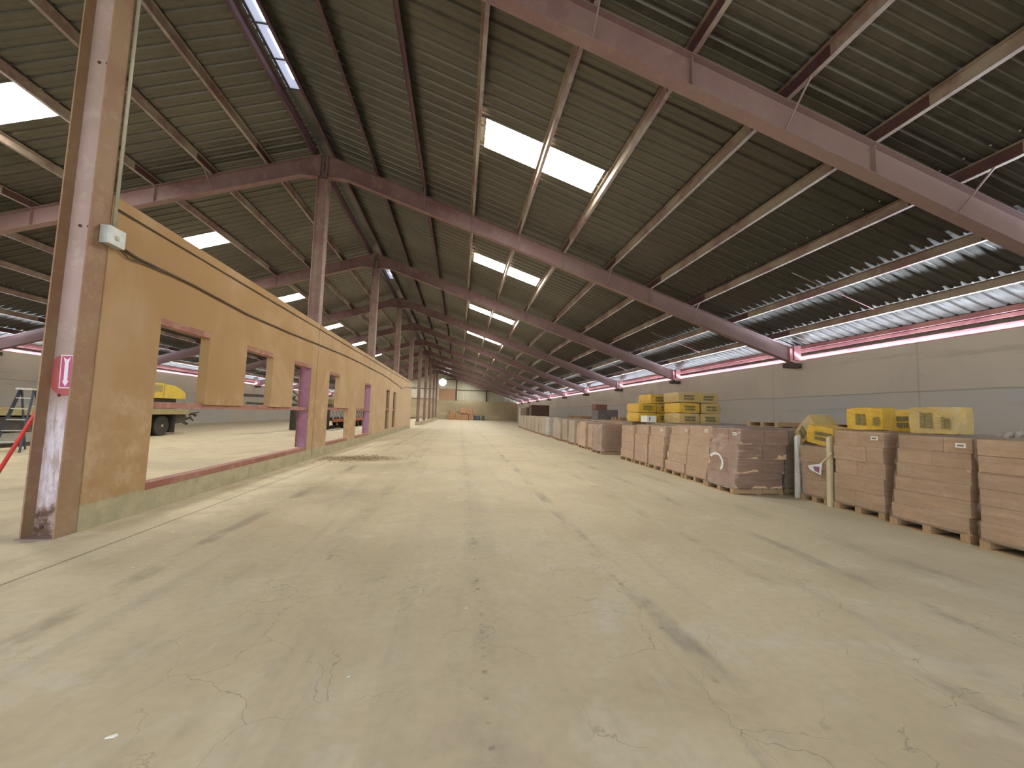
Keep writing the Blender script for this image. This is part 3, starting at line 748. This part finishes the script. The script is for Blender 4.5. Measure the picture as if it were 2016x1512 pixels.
def load(xf, y0, y1, zt, label, detail=2, dp=1.05, lean=(0, 0), taper=0., seed=0, m='carton', tiers=5, across=2, film='film', group='stretch-wrapped pallet loads in the front row', lab=True, base=0):
    wd = y1-y0; cx, cyy = xf+dp/2, (y0+y1)/2; rnd = random.Random(seed)
    t_ = thing('pallet_load', label, 'pallet load', (cx, cyy, base), group)
    add_pallet(t_, wd, dp, detail >= 1)
    zb = .128; H = zt-zb; th = H/tiers
    to = [(rnd.uniform(-.010, .010), rnd.uniform(-.014, .014)) for _ in range(tiers)]
    def offs(z):
        f = max(0, min(1, (z-zb)/H)); i = min(tiers-1, int(f*tiers))
        return (lean[0]*f + to[i][0], lean[1]*f + to[i][1], -taper*f*wd/2 - .045)
    deep = 2; bb = MB() if detail < 2 else None
    for i in range(tiers):
        z0 = zb+i*th; z1 = z0+th-.0015; ox, oy, g = offs(z0+th/2)
        W, D = wd+2*g+.05, dp+2*g+.05
        n_ = across + (1 if across > 2 and i % 2 else 0)
        cuts = [0] + sorted((q+1)/n_ + rnd.uniform(-.05, .05) for q in range(n_-1)) + [1]
        if across == 2 and i % 2: cuts = [0, .34 + rnd.uniform(-.04, .04), 1]
        for q in range(n_):
            ya, yb = -W/2+W*cuts[q]+.001, -W/2+W*cuts[q+1]-.001
            for r in range(deep):
                xa = -D/2 + D*r/deep + .003; xb = -D/2+D*(r+1)/deep-.003
                jx = rnd.uniform(-.012, .012); jz = rnd.uniform(-.005, 0)
                if detail >= 2:
                    MB().box(xa+ox+jx, xb+ox+jx*.3, ya+oy, yb+oy, z0, z1+jz).build('carton', m, t_, bevel=.0035)
                else:
                    bb.box(xa+ox+jx, xb+ox+jx*.3, ya+oy, yb+oy, z0, z1+jz)
    if detail < 2: bb.build('cartons', m, t_)
    if film: film_shell(t_, wd, dp, .10, zt+.015, offs, film, seed)
    if lab:
        ox, oy, g = offs(zt-.1)
        lb = MB().box(-dp/2+ox-.036, -dp/2+ox-.033, -wd/2+oy+.06, -wd/2+oy+.17, zt-.13, zt-.07)
        lo = lb.build('paper_label', 'label', t_); lo['label'] = 'small white paper label'
        MB().box(-dp/2+ox-.038, -dp/2+ox-.0365, -wd/2+oy+.08, -wd/2+oy+.15, zt-.112, zt-.09).build('label_print', 'ink', lo)
    return t_
def torn(t_, m='film_white'):
    b = MB(); pts = []
    for q in range(9):
        a = .6 + q*.42; rr_ = .17+.03*math.sin(q*2.3); pts.append((0, .02+.19*math.cos(a), .60+.16*math.sin(a), .02+.25*math.cos(a), .60+.21*math.sin(a)))
    for p_, q_ in zip(pts, pts[1:]):
        b.quad([(-.600, p_[1], p_[2]), (-.606, p_[3], p_[4]), (-.606, q_[3], q_[4]), (-.600, q_[1], q_[2])])
    b.build('torn_film_edge', 'label', t_)
# front row, from the right edge of the picture
load(6.50, 3.12, 4.22, 1.36, 'wrapped pallet of brown cartons cut off by the right picture edge', seed=1, tiers=6)
load(6.56, 4.33, 5.30, 1.36, 'tall wrapped carton pallet, narrower at the top, with a yellow bag lying on it', seed=2, lean=(.03, -.06), taper=.08, tiers=6)
load(6.70, 5.46, 6.33, 1.38, 'glossy wrapped carton pallet beside a cream corner post, yellow bag on top', seed=3, lean=(-.02, -.03), tiers=5)
P4 = load(6.72, 6.43, 7.05, 1.05, 'short carton pallet between two corner posts with tilted yellow bags on top', seed=4, tiers=3, across=1, lab=False)
P5 = load(5.57, 7.42, 8.36, 1.33, 'jutting wrapped pallet at the gap, with a torn hole in the film', seed=5, lean=(.03, -.20), dp=1.12, tiers=4, film='film_shaded')
torn(P5)
load(5.66, 8.46, 9.36, 1.34, 'leaning wrapped carton pallet left of the torn one', seed=6, lean=(.02, -.19), tiers=5, across=1, taper=.03)
load(5.70, 9.46, 10.42, 1.31, 'wrapped carton pallet leaning right, third left of the gap', seed=7, lean=(.04, -.30), tiers=5, across=1, taper=.04)
load(5.72, 10.53, 11.43, 1.27, 'wrapped carton pallet with a bright crease at its upper corner', seed=8, lean=(0, -.12), tiers=4, across=1, taper=.03)
load(5.74, 11.53, 12.45, 1.27, 'wrapped carton pallet with two light fold lines across its front', seed=9, lean=(.03, -.03), tiers=4, across=1, taper=.05)
load(5.76, 12.55, 13.60, 1.22, 'plain wrapped carton pallet, last before the gap in the row', seed=10, lean=(0, -.05), tiers=4, across=1, taper=.04)
load(5.60, 15.06, 16.18, 1.18, 'wrapped pallet standing at the far side of the gap, dark side showing', seed=11, tiers=4, dp=1.0, film='film_shaded', taper=.03)
fy = [16.27, 17.35, 18.45, 19.5, 21.35, 22.5, 23.8, 25.25]
for i, (a, c) in enumerate(zip(fy, fy[1:])):
    load(5.66 + .04*i + (.10, 0, .13, .03, .12, 0, .09, .02)[i], a+.05, a+min(c-a, 1.2)-.05, (1.16, 1.24, 1.14, 1.27, 1.30, 1.22, 1.33, 1.25)[i], f'smaller-looking wrapped carton pallet, {ORD[i+1]} past the gap in the row', detail=1, seed=20+i, tiers=4, lab=i % 2 == 0, m='carton' if i < 3 else 'carton2', lean=(0, (-.05, .03, -.08, 0, .05, -.06, .02, -.04)[i]), taper=.03+.02*(i % 3))
load(6.02, 26.3, 27.35, 1.34, 'pallet load shrouded in pale cloudy plastic far down the row', detail=1, seed=40, film='film_white', m='white', tiers=3, lab=False)
fy = [27.6, 28.9, 30.1, 31.3, 32.6, 34.0, 35.3, 36.6, 38.0, 39.3, 40.6, 41.9, 43.2]
base_far = load(6.05, 27.65, 28.8, 1.36, 'wrapped carton pallet just past the cloudy plastic one', detail=1, seed=41, m='carton2', tiers=4, lab=False)
for i, a in enumerate(fy[1:]):
    r = dup(base_far, (6.05+.525+.06*i+(.05, -.06, .07, -.02, .04, -.05)[i % 6], a+.58, (0, 0, 0)[i % 3]), f'distant wrapped carton pallet, {ORD[i]} beyond the cloudy plastic one and its neighbour')
# corner posts beside the short load
for q, (yy, zt, x, m_, lb) in enumerate(((7.11, 1.25, 6.69, 'white', 'upright white corner board left of the short carton pallet'), (6.385, 1.27, 6.66, 'cream', 'upright cream corner board right of the short carton pallet'))):
    tag(MB().hexa([(x, yy-.035, .002), (x+.07, yy-.035, .002), (x+.07, yy+.035, .002), (x, yy+.035, .002)],
                  [(x+.02, yy-.035, zt), (x+.09, yy-.035, zt), (x+.09, yy+.03, zt-.03), (x+.02, yy+.03, zt-.03)]).build('corner_board', m_), lb, 'board', 'corner boards')
# paper tag and torn film details
fl = thing('paper_flyer', 'small white and purple flyer hanging on the short carton pallet', 'flyer', (6.655, 6.62, .66))
b = MB(); b.hexa([(0, -.13, .10), (0, .17, .02), (0, .13, -.05), (0, -.10, -.12)], [(.004, -.13, .10), (.004, .17, .02), (.004, .13, -.05), (.004, -.10, -.12)]); b.build('sheet', 'label', fl)
b = MB(); b.hexa([(-.003, -.08, .03), (-.003, .06, .02), (-.003, .02, -.06), (-.003, -.07, -.085)], [(-.001, -.08, .03), (-.001, .06, .02), (-.001, .02, -.06), (-.001, -.07, -.085)]); b.build('purple_print', 'purple_steel', fl)
tp = thing('tape_strip', 'strip of tan tape slanting above the flyer', 'tape', (6.658, 6.44, .85))
b = MB(); b.bar((0, -.14, .12), (0, .10, -.12), .004, .025); b.build('tape', 'cream', tp)
# rows behind, up to the wall
back = load(20, 0, 1.02, 1.33, 'carton pallet in the rows behind, only its wrapped top showing', detail=1, dp=1.04, seed=60, m='carton2', tiers=4, lab=False, group='pallet loads in the rows behind the front row')
back2 = load(20, 0, 1.02, 1.33, 'carton pallet in the rows behind, only its wrapped top showing', detail=1, dp=1.04, seed=61, m='carton', tiers=4, lab=False, group='pallet loads in the rows behind the front row')
used = set(); rnd = random.Random(5)
def put_back(x, yy, blk, row, n_):
    src = rnd.choice((back, back2)); lb = f'wrapped carton pallet in {blk}, {WORDS[row]} row back, {WORDS[n_]} from its near end'
    if src.name not in used:
        used.add(src.name); src.location = (x+.52, yy+.51, 0); src['label'] = lb; return
    dup(src, (x+.52, yy+.51, 0), lb)
for row in range(3):                       # near block
    for q in range(4): put_back(7.84 + row*1.09 + rnd.uniform(-.02, .02), 3.1+q*1.08, 'the near block', row, q)
put_back(6.80, 7.50, 'the white-board gap', 0, 0)
for q in range(3): put_back(7.93+q*1.09, 7.44, 'the cross row', q, 0)
for row in range(4):
    y = 8.58; q = 0
    while y < 29.5:
        x = 6.88 + row*1.09 + (.10 if y > 16 else 0) + (.13 if y > 19 else 0)
        if 13.7 < y < 14.3 and row == 0: y += 1.08; continue
        if x + 1.04 < XR - .03: put_back(x + rnd.uniform(-.01, .01), y, 'the middle block', row, q)
        y += 1.08; q += 1
for row in range(2):
    y = 30.4; q = 0
    while y < 44: put_back(7.27 + row*1.1 + .05*(y-28), y, 'the far block', row, q); y += 1.12; q += 1

# ---------------------------------------------------------------- yellow insulation bags
def bag(loc, dims, rot=(0, 0, 0), label='', m='yellow', seed=0, letter=('x', 'y'), group='yellow insulation bags'):
    t_ = thing('insulation_bag', label, 'insulation bag', loc, group, rot)
    dx, dy, dz = dims; b = MB(); n_ = 8
    vs = {}
    def vert(i, j, k):
        if (i, j, k) in vs: return vs[(i, j, k)]
        u, v, w_ = (2*i/n_-1), (2*j/n_-1), (2*k/n_-1)
        def rr(a, bb_, c): return a*(1-.035*(bb_*bb_+c*c)*abs(a)**4) + 0
        p_ = Vector((rr(u, v, w_)*dx/2, rr(v, u, w_)*dy/2, rr(w_, u, v)*dz/2))
        p_ += Vector((1, 1, .6))*(mnoise.noise(p_*5+Vector((seed*3.1, 0, 0)))*.018 + mnoise.noise(p_*13+Vector((seed*3.1, 0, 0)))*.008)
        p_.z = max(p_.z, -dz/2+.001)
        vs[(i, j, k)] = b.b.verts.new(p_ + Vector((0, 0, dz/2))); return vs[(i, j, k)]
    R_ = range(n_)
    for i in R_:
        for j in R_:
            for k in (0, n_):
                b.b.faces.new((vert(i, j, k), vert(i+1, j, k), vert(i+1, j+1, k), vert(i, j+1, k)))
                b.b.faces.new((vert(i, k, j), vert(i+1, k, j), vert(i+1, k, j+1), vert(i, k, j+1)))
                b.b.faces.new((vert(k, i, j), vert(k, i+1, j), vert(k, i+1, j+1), vert(k, i, j+1)))
    b.build('bag', m, t_)
    rr_ = random.Random(seed)
    def letters(face, u0, u1, z0, z1, vertical=False):
        b = MB(); e = .012
        rows_ = 2; 
        for q in range(rows_):
            if not vertical:
                za = z0+(z1-z0)*(q+.05)/rows_; zb_ = z0+(z1-z0)*(q+.72)/rows_; u = u0
                while u < u1-.02:
                    wl = rr_.uniform(.025, .045)
                    if face == 'y': b.box(u, min(u+wl, u1), -dy/2-e, -dy/2-e+.005, za, zb_)
                    else: b.box(-dx/2-e, -dx/2-e+.005, u, min(u+wl, u1), za, zb_)
                    u += wl + .008
            else:
                ua = u0+(u1-u0)*(q+.05)/rows_; ub = u0+(u1-u0)*(q+.72)/rows_; z = z0
                while z < z1-.02:
                    wl = rr_.uniform(.03, .05)
                    if face == 'y': b.box(ua, ub, -dy/2-e, -dy/2-e+.005, z, min(z+wl, z1))
                    else: b.box(-dx/2-e, -dx/2-e+.005, ua, ub, z, min(z+wl, z1))
                    z += wl + .008
        b.build('printed_lettering', 'ink', t_)
    if 'x' in letter: letters('x', -dy*.05, dy*.25, dz*.22, dz*.78, True) if 'v' in letter else letters('x', -dy*.33, dy*.2, dz*.25, dz*.78)
    if 'b' in letter: letters('x', -dy*.40, -dy*.22, dz*.22, dz*.62, True)
    if 'y' in letter: letters('y', -dx*.25, dx*.25, dz*.25, dz*.78)
    return t_
bag((6.92, 4.845, 1.385), (.34, .57, .40), (0, 0, 0), 'large dusty yellow bag on the second pallet from the right', 'yellow_dusty', 1, ('x', 'v', 'b'))
bag((6.99, 5.88, 1.405), (.28, .60, .38), (0, 0, math.radians(3)), 'bright yellow wrapped bag beside the gap above the cream corner post', 'yellow', 2, ('x', 'v', 'b'))
bag((7.82, 5.86, 1.36), (.46, .50, .42), (0, 0, 0), 'shaded yellow bag with two dark print bands between the two front bags', 'yellow', 3, ('x', 'y'))
bag((6.98, 6.62, 1.09), (.46, .60, .36), (math.radians(7), math.radians(-3), math.radians(4)), 'yellow bag with dark lettering tilted on the short pallet', 'yellow', 4, ('x',))
bag((7.16, 7.02, 1.20), (.44, .66, .36), (math.radians(-38), 0, math.radians(-12)), 'dusty yellow bag propped up at a steep angle on the short pallet', 'yellow_dusty', 5, ('x', 'v'))
# middle cluster, on the second row
zb = 1.345
g2 = [
 ((7.10, 14.72, zb), 'yellow', 'bottom left bag of the yellow heap against the grey wall'),
 ((7.10, 14.70, zb+.36), 'yellow', 'second layer left bag of the yellow heap, bright end showing'),
 ((7.62, 14.75, zb+.72), 'yellow', 'single yellow bag on top of the left part of the heap, two print bands'),
 ((7.84, 14.72, zb+.36), 'yellow', 'second layer bag right of the bright-ended one in the heap'),
 ((7.84, 14.75, zb), 'yellow', 'bottom layer bag behind the small white box'),
]
for q, (l_, m_, lb) in enumerate(g2): bag(l_, (.74, 1.1, .355), (0, 0, 0), lb, m_, 10+q, ('y',))
g3 = [((7.75, 12.95, zb), 'yellow_dusty', 'bottom left film-wrapped bag of the right-hand heap'), ((7.75, 12.95, zb+.36), 'yellow', 'middle left film-wrapped bag of the right-hand heap'), ((7.72, 12.95, zb+.72), 'yellow_dusty', 'top left film-wrapped bag of the right-hand heap'),
      ((8.52, 12.98, zb), 'yellow_dusty', 'bottom right bag of the right-hand heap'), ((8.56, 12.98, zb+.36), 'yellow_dusty', 'middle right bag of the right-hand heap, standing out furthest'), ((8.46, 12.98, zb+.72), 'yellow_dusty', 'top right dusty bag of the right-hand heap')]
for q, (l_, m_, lb) in enumerate(g3): bag(l_, (.76, 1.05, .355), (0, 0, 0), lb, m_, 20+q, ('y',))
wbx = thing('white_box', 'small white box at the foot of the yellow bags', 'box', (6.88, 13.62, 1.345))
MB().box(-.2, .16, -.25, .25, 0, .24).build('box_body', 'label', wbx, bevel=.01)
MB().box(-.12, -.08, -.254, -.2515, .05, .2).build('printed_mark', 'ink', wbx)

# brown and grey boxes further off on top of the loads
def crate(x, y, z, d, m_, lb, grp='boxes standing on top of the pallet loads', n_=3):
    t_ = thing('carton_stack', lb, 'carton stack', (x, y, z), grp)
    for i in range(n_):
        MB().box(-d[0]/2+.01*(i % 2), d[0]/2, -d[1]/2, d[1]/2, d[2]*i/n_+.001, d[2]*(i+1)/n_-.002).build('carton', m_, t_, bevel=.008)
crate(7.95, 20.9, 1.362, (1.15, 1.0, .52), 'grey_bundle', 'grey wrapped bundle on a far pallet below the small red-brown box', n_=2)
crate(7.6, 20.8, 1.885, (.62, .7, .27), 'brick', 'small red-brown box on top of the grey bundle', n_=1)
crate(8.35, 41.2, 1.362, (1.9, 1.6, 1.15), 'dark_carton', 'long dark brown stack of flat cartons, larger of the far two')
crate(8.6, 46.6, 1.362, (1.25, 1.2, 1.0), 'dark_carton', 'square dark brown stack of cartons, farther of the two')
load(7.3, 47.6, 48.8, 2.3, 'double-height wrapped pallet at the far end of the row', detail=1, seed=70, m='carton2', tiers=6, lab=False)
load(7.15, 46.2, 47.4, 1.3, 'wrapped pallet at the far end beside the double-height one', detail=1, seed=71, m='carton2', tiers=4, lab=False)
for q, (x, y, z) in enumerate(((7.9, 24.2, 1.29), (9.0, 23.2, 1.29), (8.4, 27.5, 1.29), (7.8, 17.8, 1.29), (8.6, 9.7, 1.29), (9.9, 8.9, 1.29))):
    t_ = thing('wooden_pallet', ['empty pallet lying on the far loads past the gap', 'weathered empty pallet near the wall on the far loads', 'farthest empty pallet lying on the loads', 'empty pallet just past the yellow heap', 'empty pallet on the loads behind the torn-film one', 'empty pallet close to the wall behind the leaning loads'][q], 'pallet', (x, y, 1.362), 'empty pallets on top of loads', (0, 0, .1*(q % 3)))
    add_pallet(t_, 1.0, 1.0, True)
# loose film bunched on the load at the right edge
b = MB()
for i in range(7):
    a = i*.9; b.tube([(6.62+.05*math.sin(a), 3.55+.08*i, 1.395), (6.7, 3.58+.08*i, 1.44+.02*math.sin(a*2)), (6.85, 3.62+.07*i, 1.40)], [.02, .035, .015], 6)
tag(b.build('loose_film', 'film_white', smooth=True), 'bunched clear film lying on the pallet at the right edge', 'plastic film', None, 'stuff')

# ---------------------------------------------------------------- far end clutter
def fbox(x, y, z, d, lb, rot=0):
    t_ = thing('shipping_box', lb, 'box', (x, y, z), 'orange-brown boxes against the far wall', (0, 0, rot))
    MB().box(-d[0]/2, d[0]/2, -d[1]/2, d[1]/2, .002, d[2]).build('box_body', 'tarp', t_, bevel=.05)
    MB().box(-.04, .04, -d[1]/2-.006, d[1]/2, d[2]-.02, d[2]+.004).build('tape', 'cream', t_)
yb_ = YF-1.1
fbox(-1.75, yb_-.7, 0, (1.2, 1.1, 1.05), 'lower left box of the far heap', .3)
fbox(-.42, yb_-.1, 0, (1.15, 1.2, 1.25), 'lower box second from left in the far heap')
fbox(.95, yb_, 0, (1.5, 1.3, 1.1), 'lower box in the middle right of the far heap')
fbox(2.25, yb_, 0, (.95, 1.2, 1.15), 'lower right box of the far heap next to the drums')
fbox(-1.55, yb_-.6, 1.06, (1.05, 1.0, .75), 'tilted upper left box of the far heap', .25)
fbox(.62, yb_, 1.26, (1.3, 1.2, 1.1), 'upper middle box of the far heap')
fbox(1.95, yb_, 1.16, (1.2, 1.2, 1.1), 'upper right box of the far heap')
for q, (x, m_, lb) in enumerate(((3.2, 'drum', 'blue-grey drum nearest the far boxes'), (3.86, 'drum', 'blue-grey drum second from the far boxes'), (4.75, 'drum_green', 'grey-green drum standing right of a small gap'))):
    t_ = thing('steel_drum', lb, 'drum', (x-.1, yb_, 0), 'drums at the far wall')
    MB().lathe((0, 0, .001), (0, 0, 1), ((.29, 0), (.29, .3), (.30, .32), (.29, .34), (.29, .6), (.30, .62), (.29, .64), (.29, .9)), 24).build('drum_body', m_, t_, smooth=False)
    MB().lathe((0, 0, .9), (0, 0, 1), ((.30, 0), (.30, .02), (.27, .02)), 24).build('rim', 'dark_metal', t_)

# ---------------------------------------------------------------- left side: trailers, ladder, pole
tr = thing('flatbed_trailer', 'old flatbed trailer with wooden deck parked beyond the partition', 'trailer', (-14.8, 15.5, 0))
MB().box(-1.2, 1.2, -6.3, 6.25, 1.02, 1.24).build('deck', 'deck', tr, bevel=.01)
MB().box(1.2, 1.23, -6.3, 6.25, 1.0, 1.26).build('side_board', 'deck', tr)
for xx in (-.5, .5): MB().box(xx-.06, xx+.06, -6.2, 6.2, .78, 1.02).build('chassis_rail', 'dark_metal', tr)
for (wx, wy) in ((.93, 4.85), (-.93, 4.85), (.93, 3.8), (-.93, 3.8)):
    for dxx in (0, -.26 if wx > 0 else .26):
        wl = MB().lathe((wx+dxx-.11, wy, .47), (1, 0, 0), ((.30, 0), (.42, 0), (.465, .03), (.47, .11), (.465, .19), (.42, .22), (.30, .22)), 32).build('tyre', 'black', tr)
        MB().lathe((wx+dxx-.1, wy, .47), (1, 0, 0), ((.29, 0), (.29, .17), (.24, .19), (.22, .10), (.10, .10), (.09, .20), (.03, .22)), 24).build('wheel_rim', 'hub', wl)
MB().box(.55, 1.18, 5.42, 5.45, .12, 1.0).build('mud_flap', 'black', tr)
MB().box(-1.18, -.55, 5.42, 5.45, .12, 1.0).build('mud_flap', 'black', tr)
MB().box(-1.1, 1.1, 5.6, 6.3, .55, .98).build('rear_box', 'dark_metal', tr)
MB().box(.4, 1.1, -5.5, 2.4, .5, .95).build('tool_box', 'dark_metal', tr)
MB().box(.2, 1.05, -3.2, -.5, .14, .46).build('underslung_tank', 'grey_metal', tr)
b = MB(); rr = random.Random(3)
for i in range(16):
    a = Vector((rr.uniform(.1, 1.1), 6.32 + rr.uniform(0, .75), .62 + rr.uniform(0, .45))); q = a + Vector((rr.uniform(-.25, .25), rr.uniform(-.2, .3), rr.uniform(-.2, .2)))
    b.bar(a, q, rr.uniform(.04, .12))
b.bar((.6, 6.2, .8), (.6, 7.05, .8), .12)
b.build('rear_hitch', 'dark_metal', tr)
ym = thing('yellow_machine', 'yellow rounded machine hood standing on the trailer bed', 'machine', (-14.3, 20.35, 1.262))
MB().box(-.6, .6, -1.1, .65, 0, .47).build('black_base', 'black', ym)
prof = [(-1.15, .48), (1.15, .48), (1.14, .72), (1.02, .84), (.8, .95), (.5, 1.06), (.2, 1.12), (-.3, 1.14), (-.35, 1.17), (-1.15, 1.17)]
b = MB(); b.hexa([(-.7, p_[0], p_[1]) for p_ in prof], [(.7, p_[0], p_[1]) for p_ in prof]); b.build('hood', 'machine_yellow', ym, bevel=.02)
MB().box(.702, .715, -1.0, -.45, .78, 1.08).build('side_panel', 'deck', ym)
MB().box(.702, .712, -.34, -.30, .5, 1.14).build('seam', 'deck', ym)

ld = thing('step_ladder', 'dark blue step ladder with aluminium treads, left of the nearest post', 'ladder', (-12.55, 13.1, 0), None, (0, 0, math.radians(8)))
for sx in (-1, 1):
    MB().bar((sx*.30, -.35, .01), (sx*.15, .08, 1.78), .03, .075).build('rail', 'blue_rail', ld)
    MB().bar((sx*.27, .62, .01), (sx*.15, .12, 1.76), .03, .05).build('rear_leg', 'blue_rail', ld)
for i in range(5):
    z = .30+.31*i; f_ = z/1.78; wd = .28-.13*f_; yy = -.35+.43*f_
    MB().box(-wd, wd, yy-.04, yy+.05, z-.014, z+.014).build('tread', 'aluminium', ld)
MB().box(-.19, .19, -.03, .22, 1.78, 1.83).build('top_cap', 'aluminium', ld)
for i in range(3):
    z = .4+.45*i; MB().bar((-.26+.03*i, .62-.12*i*.9, z), (.26-.03*i, .62-.12*i*.9, z), .025).build('rear_brace', 'aluminium', ld)
# red pole leaning on the far side of the nearest post
tag(MB().tube([(-5.62, 5.42, .03), (-4.665, 5.30, 1.98)], .020, 10).build('red_pole', 'red_pole', smooth=True), 'long red pole leaning against the back of the nearest post', 'pole')

ot = thing('orange_trailer', 'orange-framed equipment trailer seen through the partition openings', 'trailer', (-10.2, 34.0, 0))
MB().box(1.12, 1.2, -4.4, 6.5, .52, .76).build('side_beam', 'orange', ot)
MB().box(-1.2, -1.12, -4.4, 6.5, .52, .76).build('side_beam', 'orange', ot)
MB().box(-1.12, 1.12, -4.3, 6.4, .62, .70).build('bed', 'dark_metal', ot)
for yy in (-1.2, 3.2, 4.6):
    for sx in (1, -1):
        MB().lathe((sx*.95-.12, yy, .36), (1, 0, 0), ((.2, 0), (.33, 0), (.36, .05), (.36, .19), (.33, .24), (.2, .24)), 20).build('tyre', 'black', ot)
MB().box(-1.0, 1.0, -6.2, -4.5, .02, 1.55).build('black_housing', 'black', ot, bevel=.03)
b = MB(); rr = random.Random(9)
for i in range(13):
    y0 = -4.2+i*.82; b.bar((1.1, y0, .78), (1.1, y0+.8, 1.36), .035) ; b.bar((1.05, y0+.8, .78), (1.05, y0, 1.36), .03)
b.bar((1.1, -4.3, 1.38), (1.1, 6.4, 1.38), .05); b.build('lattice', 'grey_metal', ot)
b = MB()
for i in range(26):
    a = Vector((rr.uniform(-1, 1), rr.uniform(-11.5, 5.5), rr.uniform(1.62, 2.5))); q = a+Vector((rr.uniform(-.6, .6), rr.uniform(-1.4, 1.4), rr.uniform(-.4, .4))); b.bar(a, q, rr.uniform(.05, .16))
b.bar((.9, -11.8, 1.65), (.9, 5.8, 1.65), .12); b.bar((-.9, -11.8, 1.65), (-.9, 5.8, 1.65), .12); b.bar((0, -4, 1.5), (0, -4, 2.3), .3)
b.build('machinery_frame', 'dark_metal', ot)
b = MB(); b.box(-.8, .8, -3.5, 3.8, 1.78, 2.2); b.build('hopper', 'deck', ot, bevel=.04)
tag(MB().box(-8.9, -8.6, 27.9, 31.0, .002, .06).build('floor_plank', 'white'), 'pale plank lying on the floor beside the orange trailer', 'plank')
tr2 = thing('bent_frame', 'bent thin metal frame on the floor in the far left', 'metal frame', (-9.6, 70, 0))
b = MB(); b.tube([(-2.2, 0, 1.35), (-1.2, 0, 1.6), (0, 0, .7), (.9, 0, .35), (2, 0, .3)], .05, 6); b.tube([(-2, .2, .05), (2.2, .2, .3)], .06, 6); b.tube([(-1.5, 0, .05), (-1.2, 0, 1.55)], .04, 6)
b.build('frame_tube', 'dark_metal', tr2)

# ---------------------------------------------------------------- floor litter
for q, (x, y, s_, lb) in enumerate(((-1.495, 2.085, .02, 'small white paper scrap on the floor, lower left'), (-.565, 2.41, .010, 'tiny white paper scrap near the middle of the floor'), (.103, 3.14, .011, 'tiny brown-white scrap beside the row of dark spots'), (-3.3, 5.2, .014, 'small pale chip on the floor below the partition'), (-2.9, 4.1, .01, 'tiny pale chip left of the tracks'))):
    b = MB(); b.hexa([(-s_, -s_*.5, 0.001), (s_*.9, -s_*.2, .001), (s_*1.2, s_*.5, .001), (-s_*.5, s_*.4, .001)], [(-s_*.8, -s_*.4, s_*.35), (s_*.8, -s_*.2, s_*.25), (s_*.9, s_*.4, s_*.5), (-s_*.4, s_*.3, s_*.3)])
    o = b.build('paper_scrap', 'scrap'); o.location = (x, y, 0); tag(o, lb, 'scrap', 'scraps on the floor')
b = MB(); rr = random.Random(11)
for i in range(420):
    x = rr.gauss(-3.0, .55); y = 12.6 + rr.gauss(0, .38) + (x+3)*.25
    if x < -4.2: continue
    a = rr.uniform(0, PI); l_ = rr.uniform(.02, .07)
    b.bar((x, y, .006), (x+l_*math.cos(a), y+l_*math.sin(a), .012), .006, .008)
tag(b.build('straw_litter', 'straw'), 'scatter of straw and dirt on the floor beside the first partition joint', 'straw', None, 'stuff')
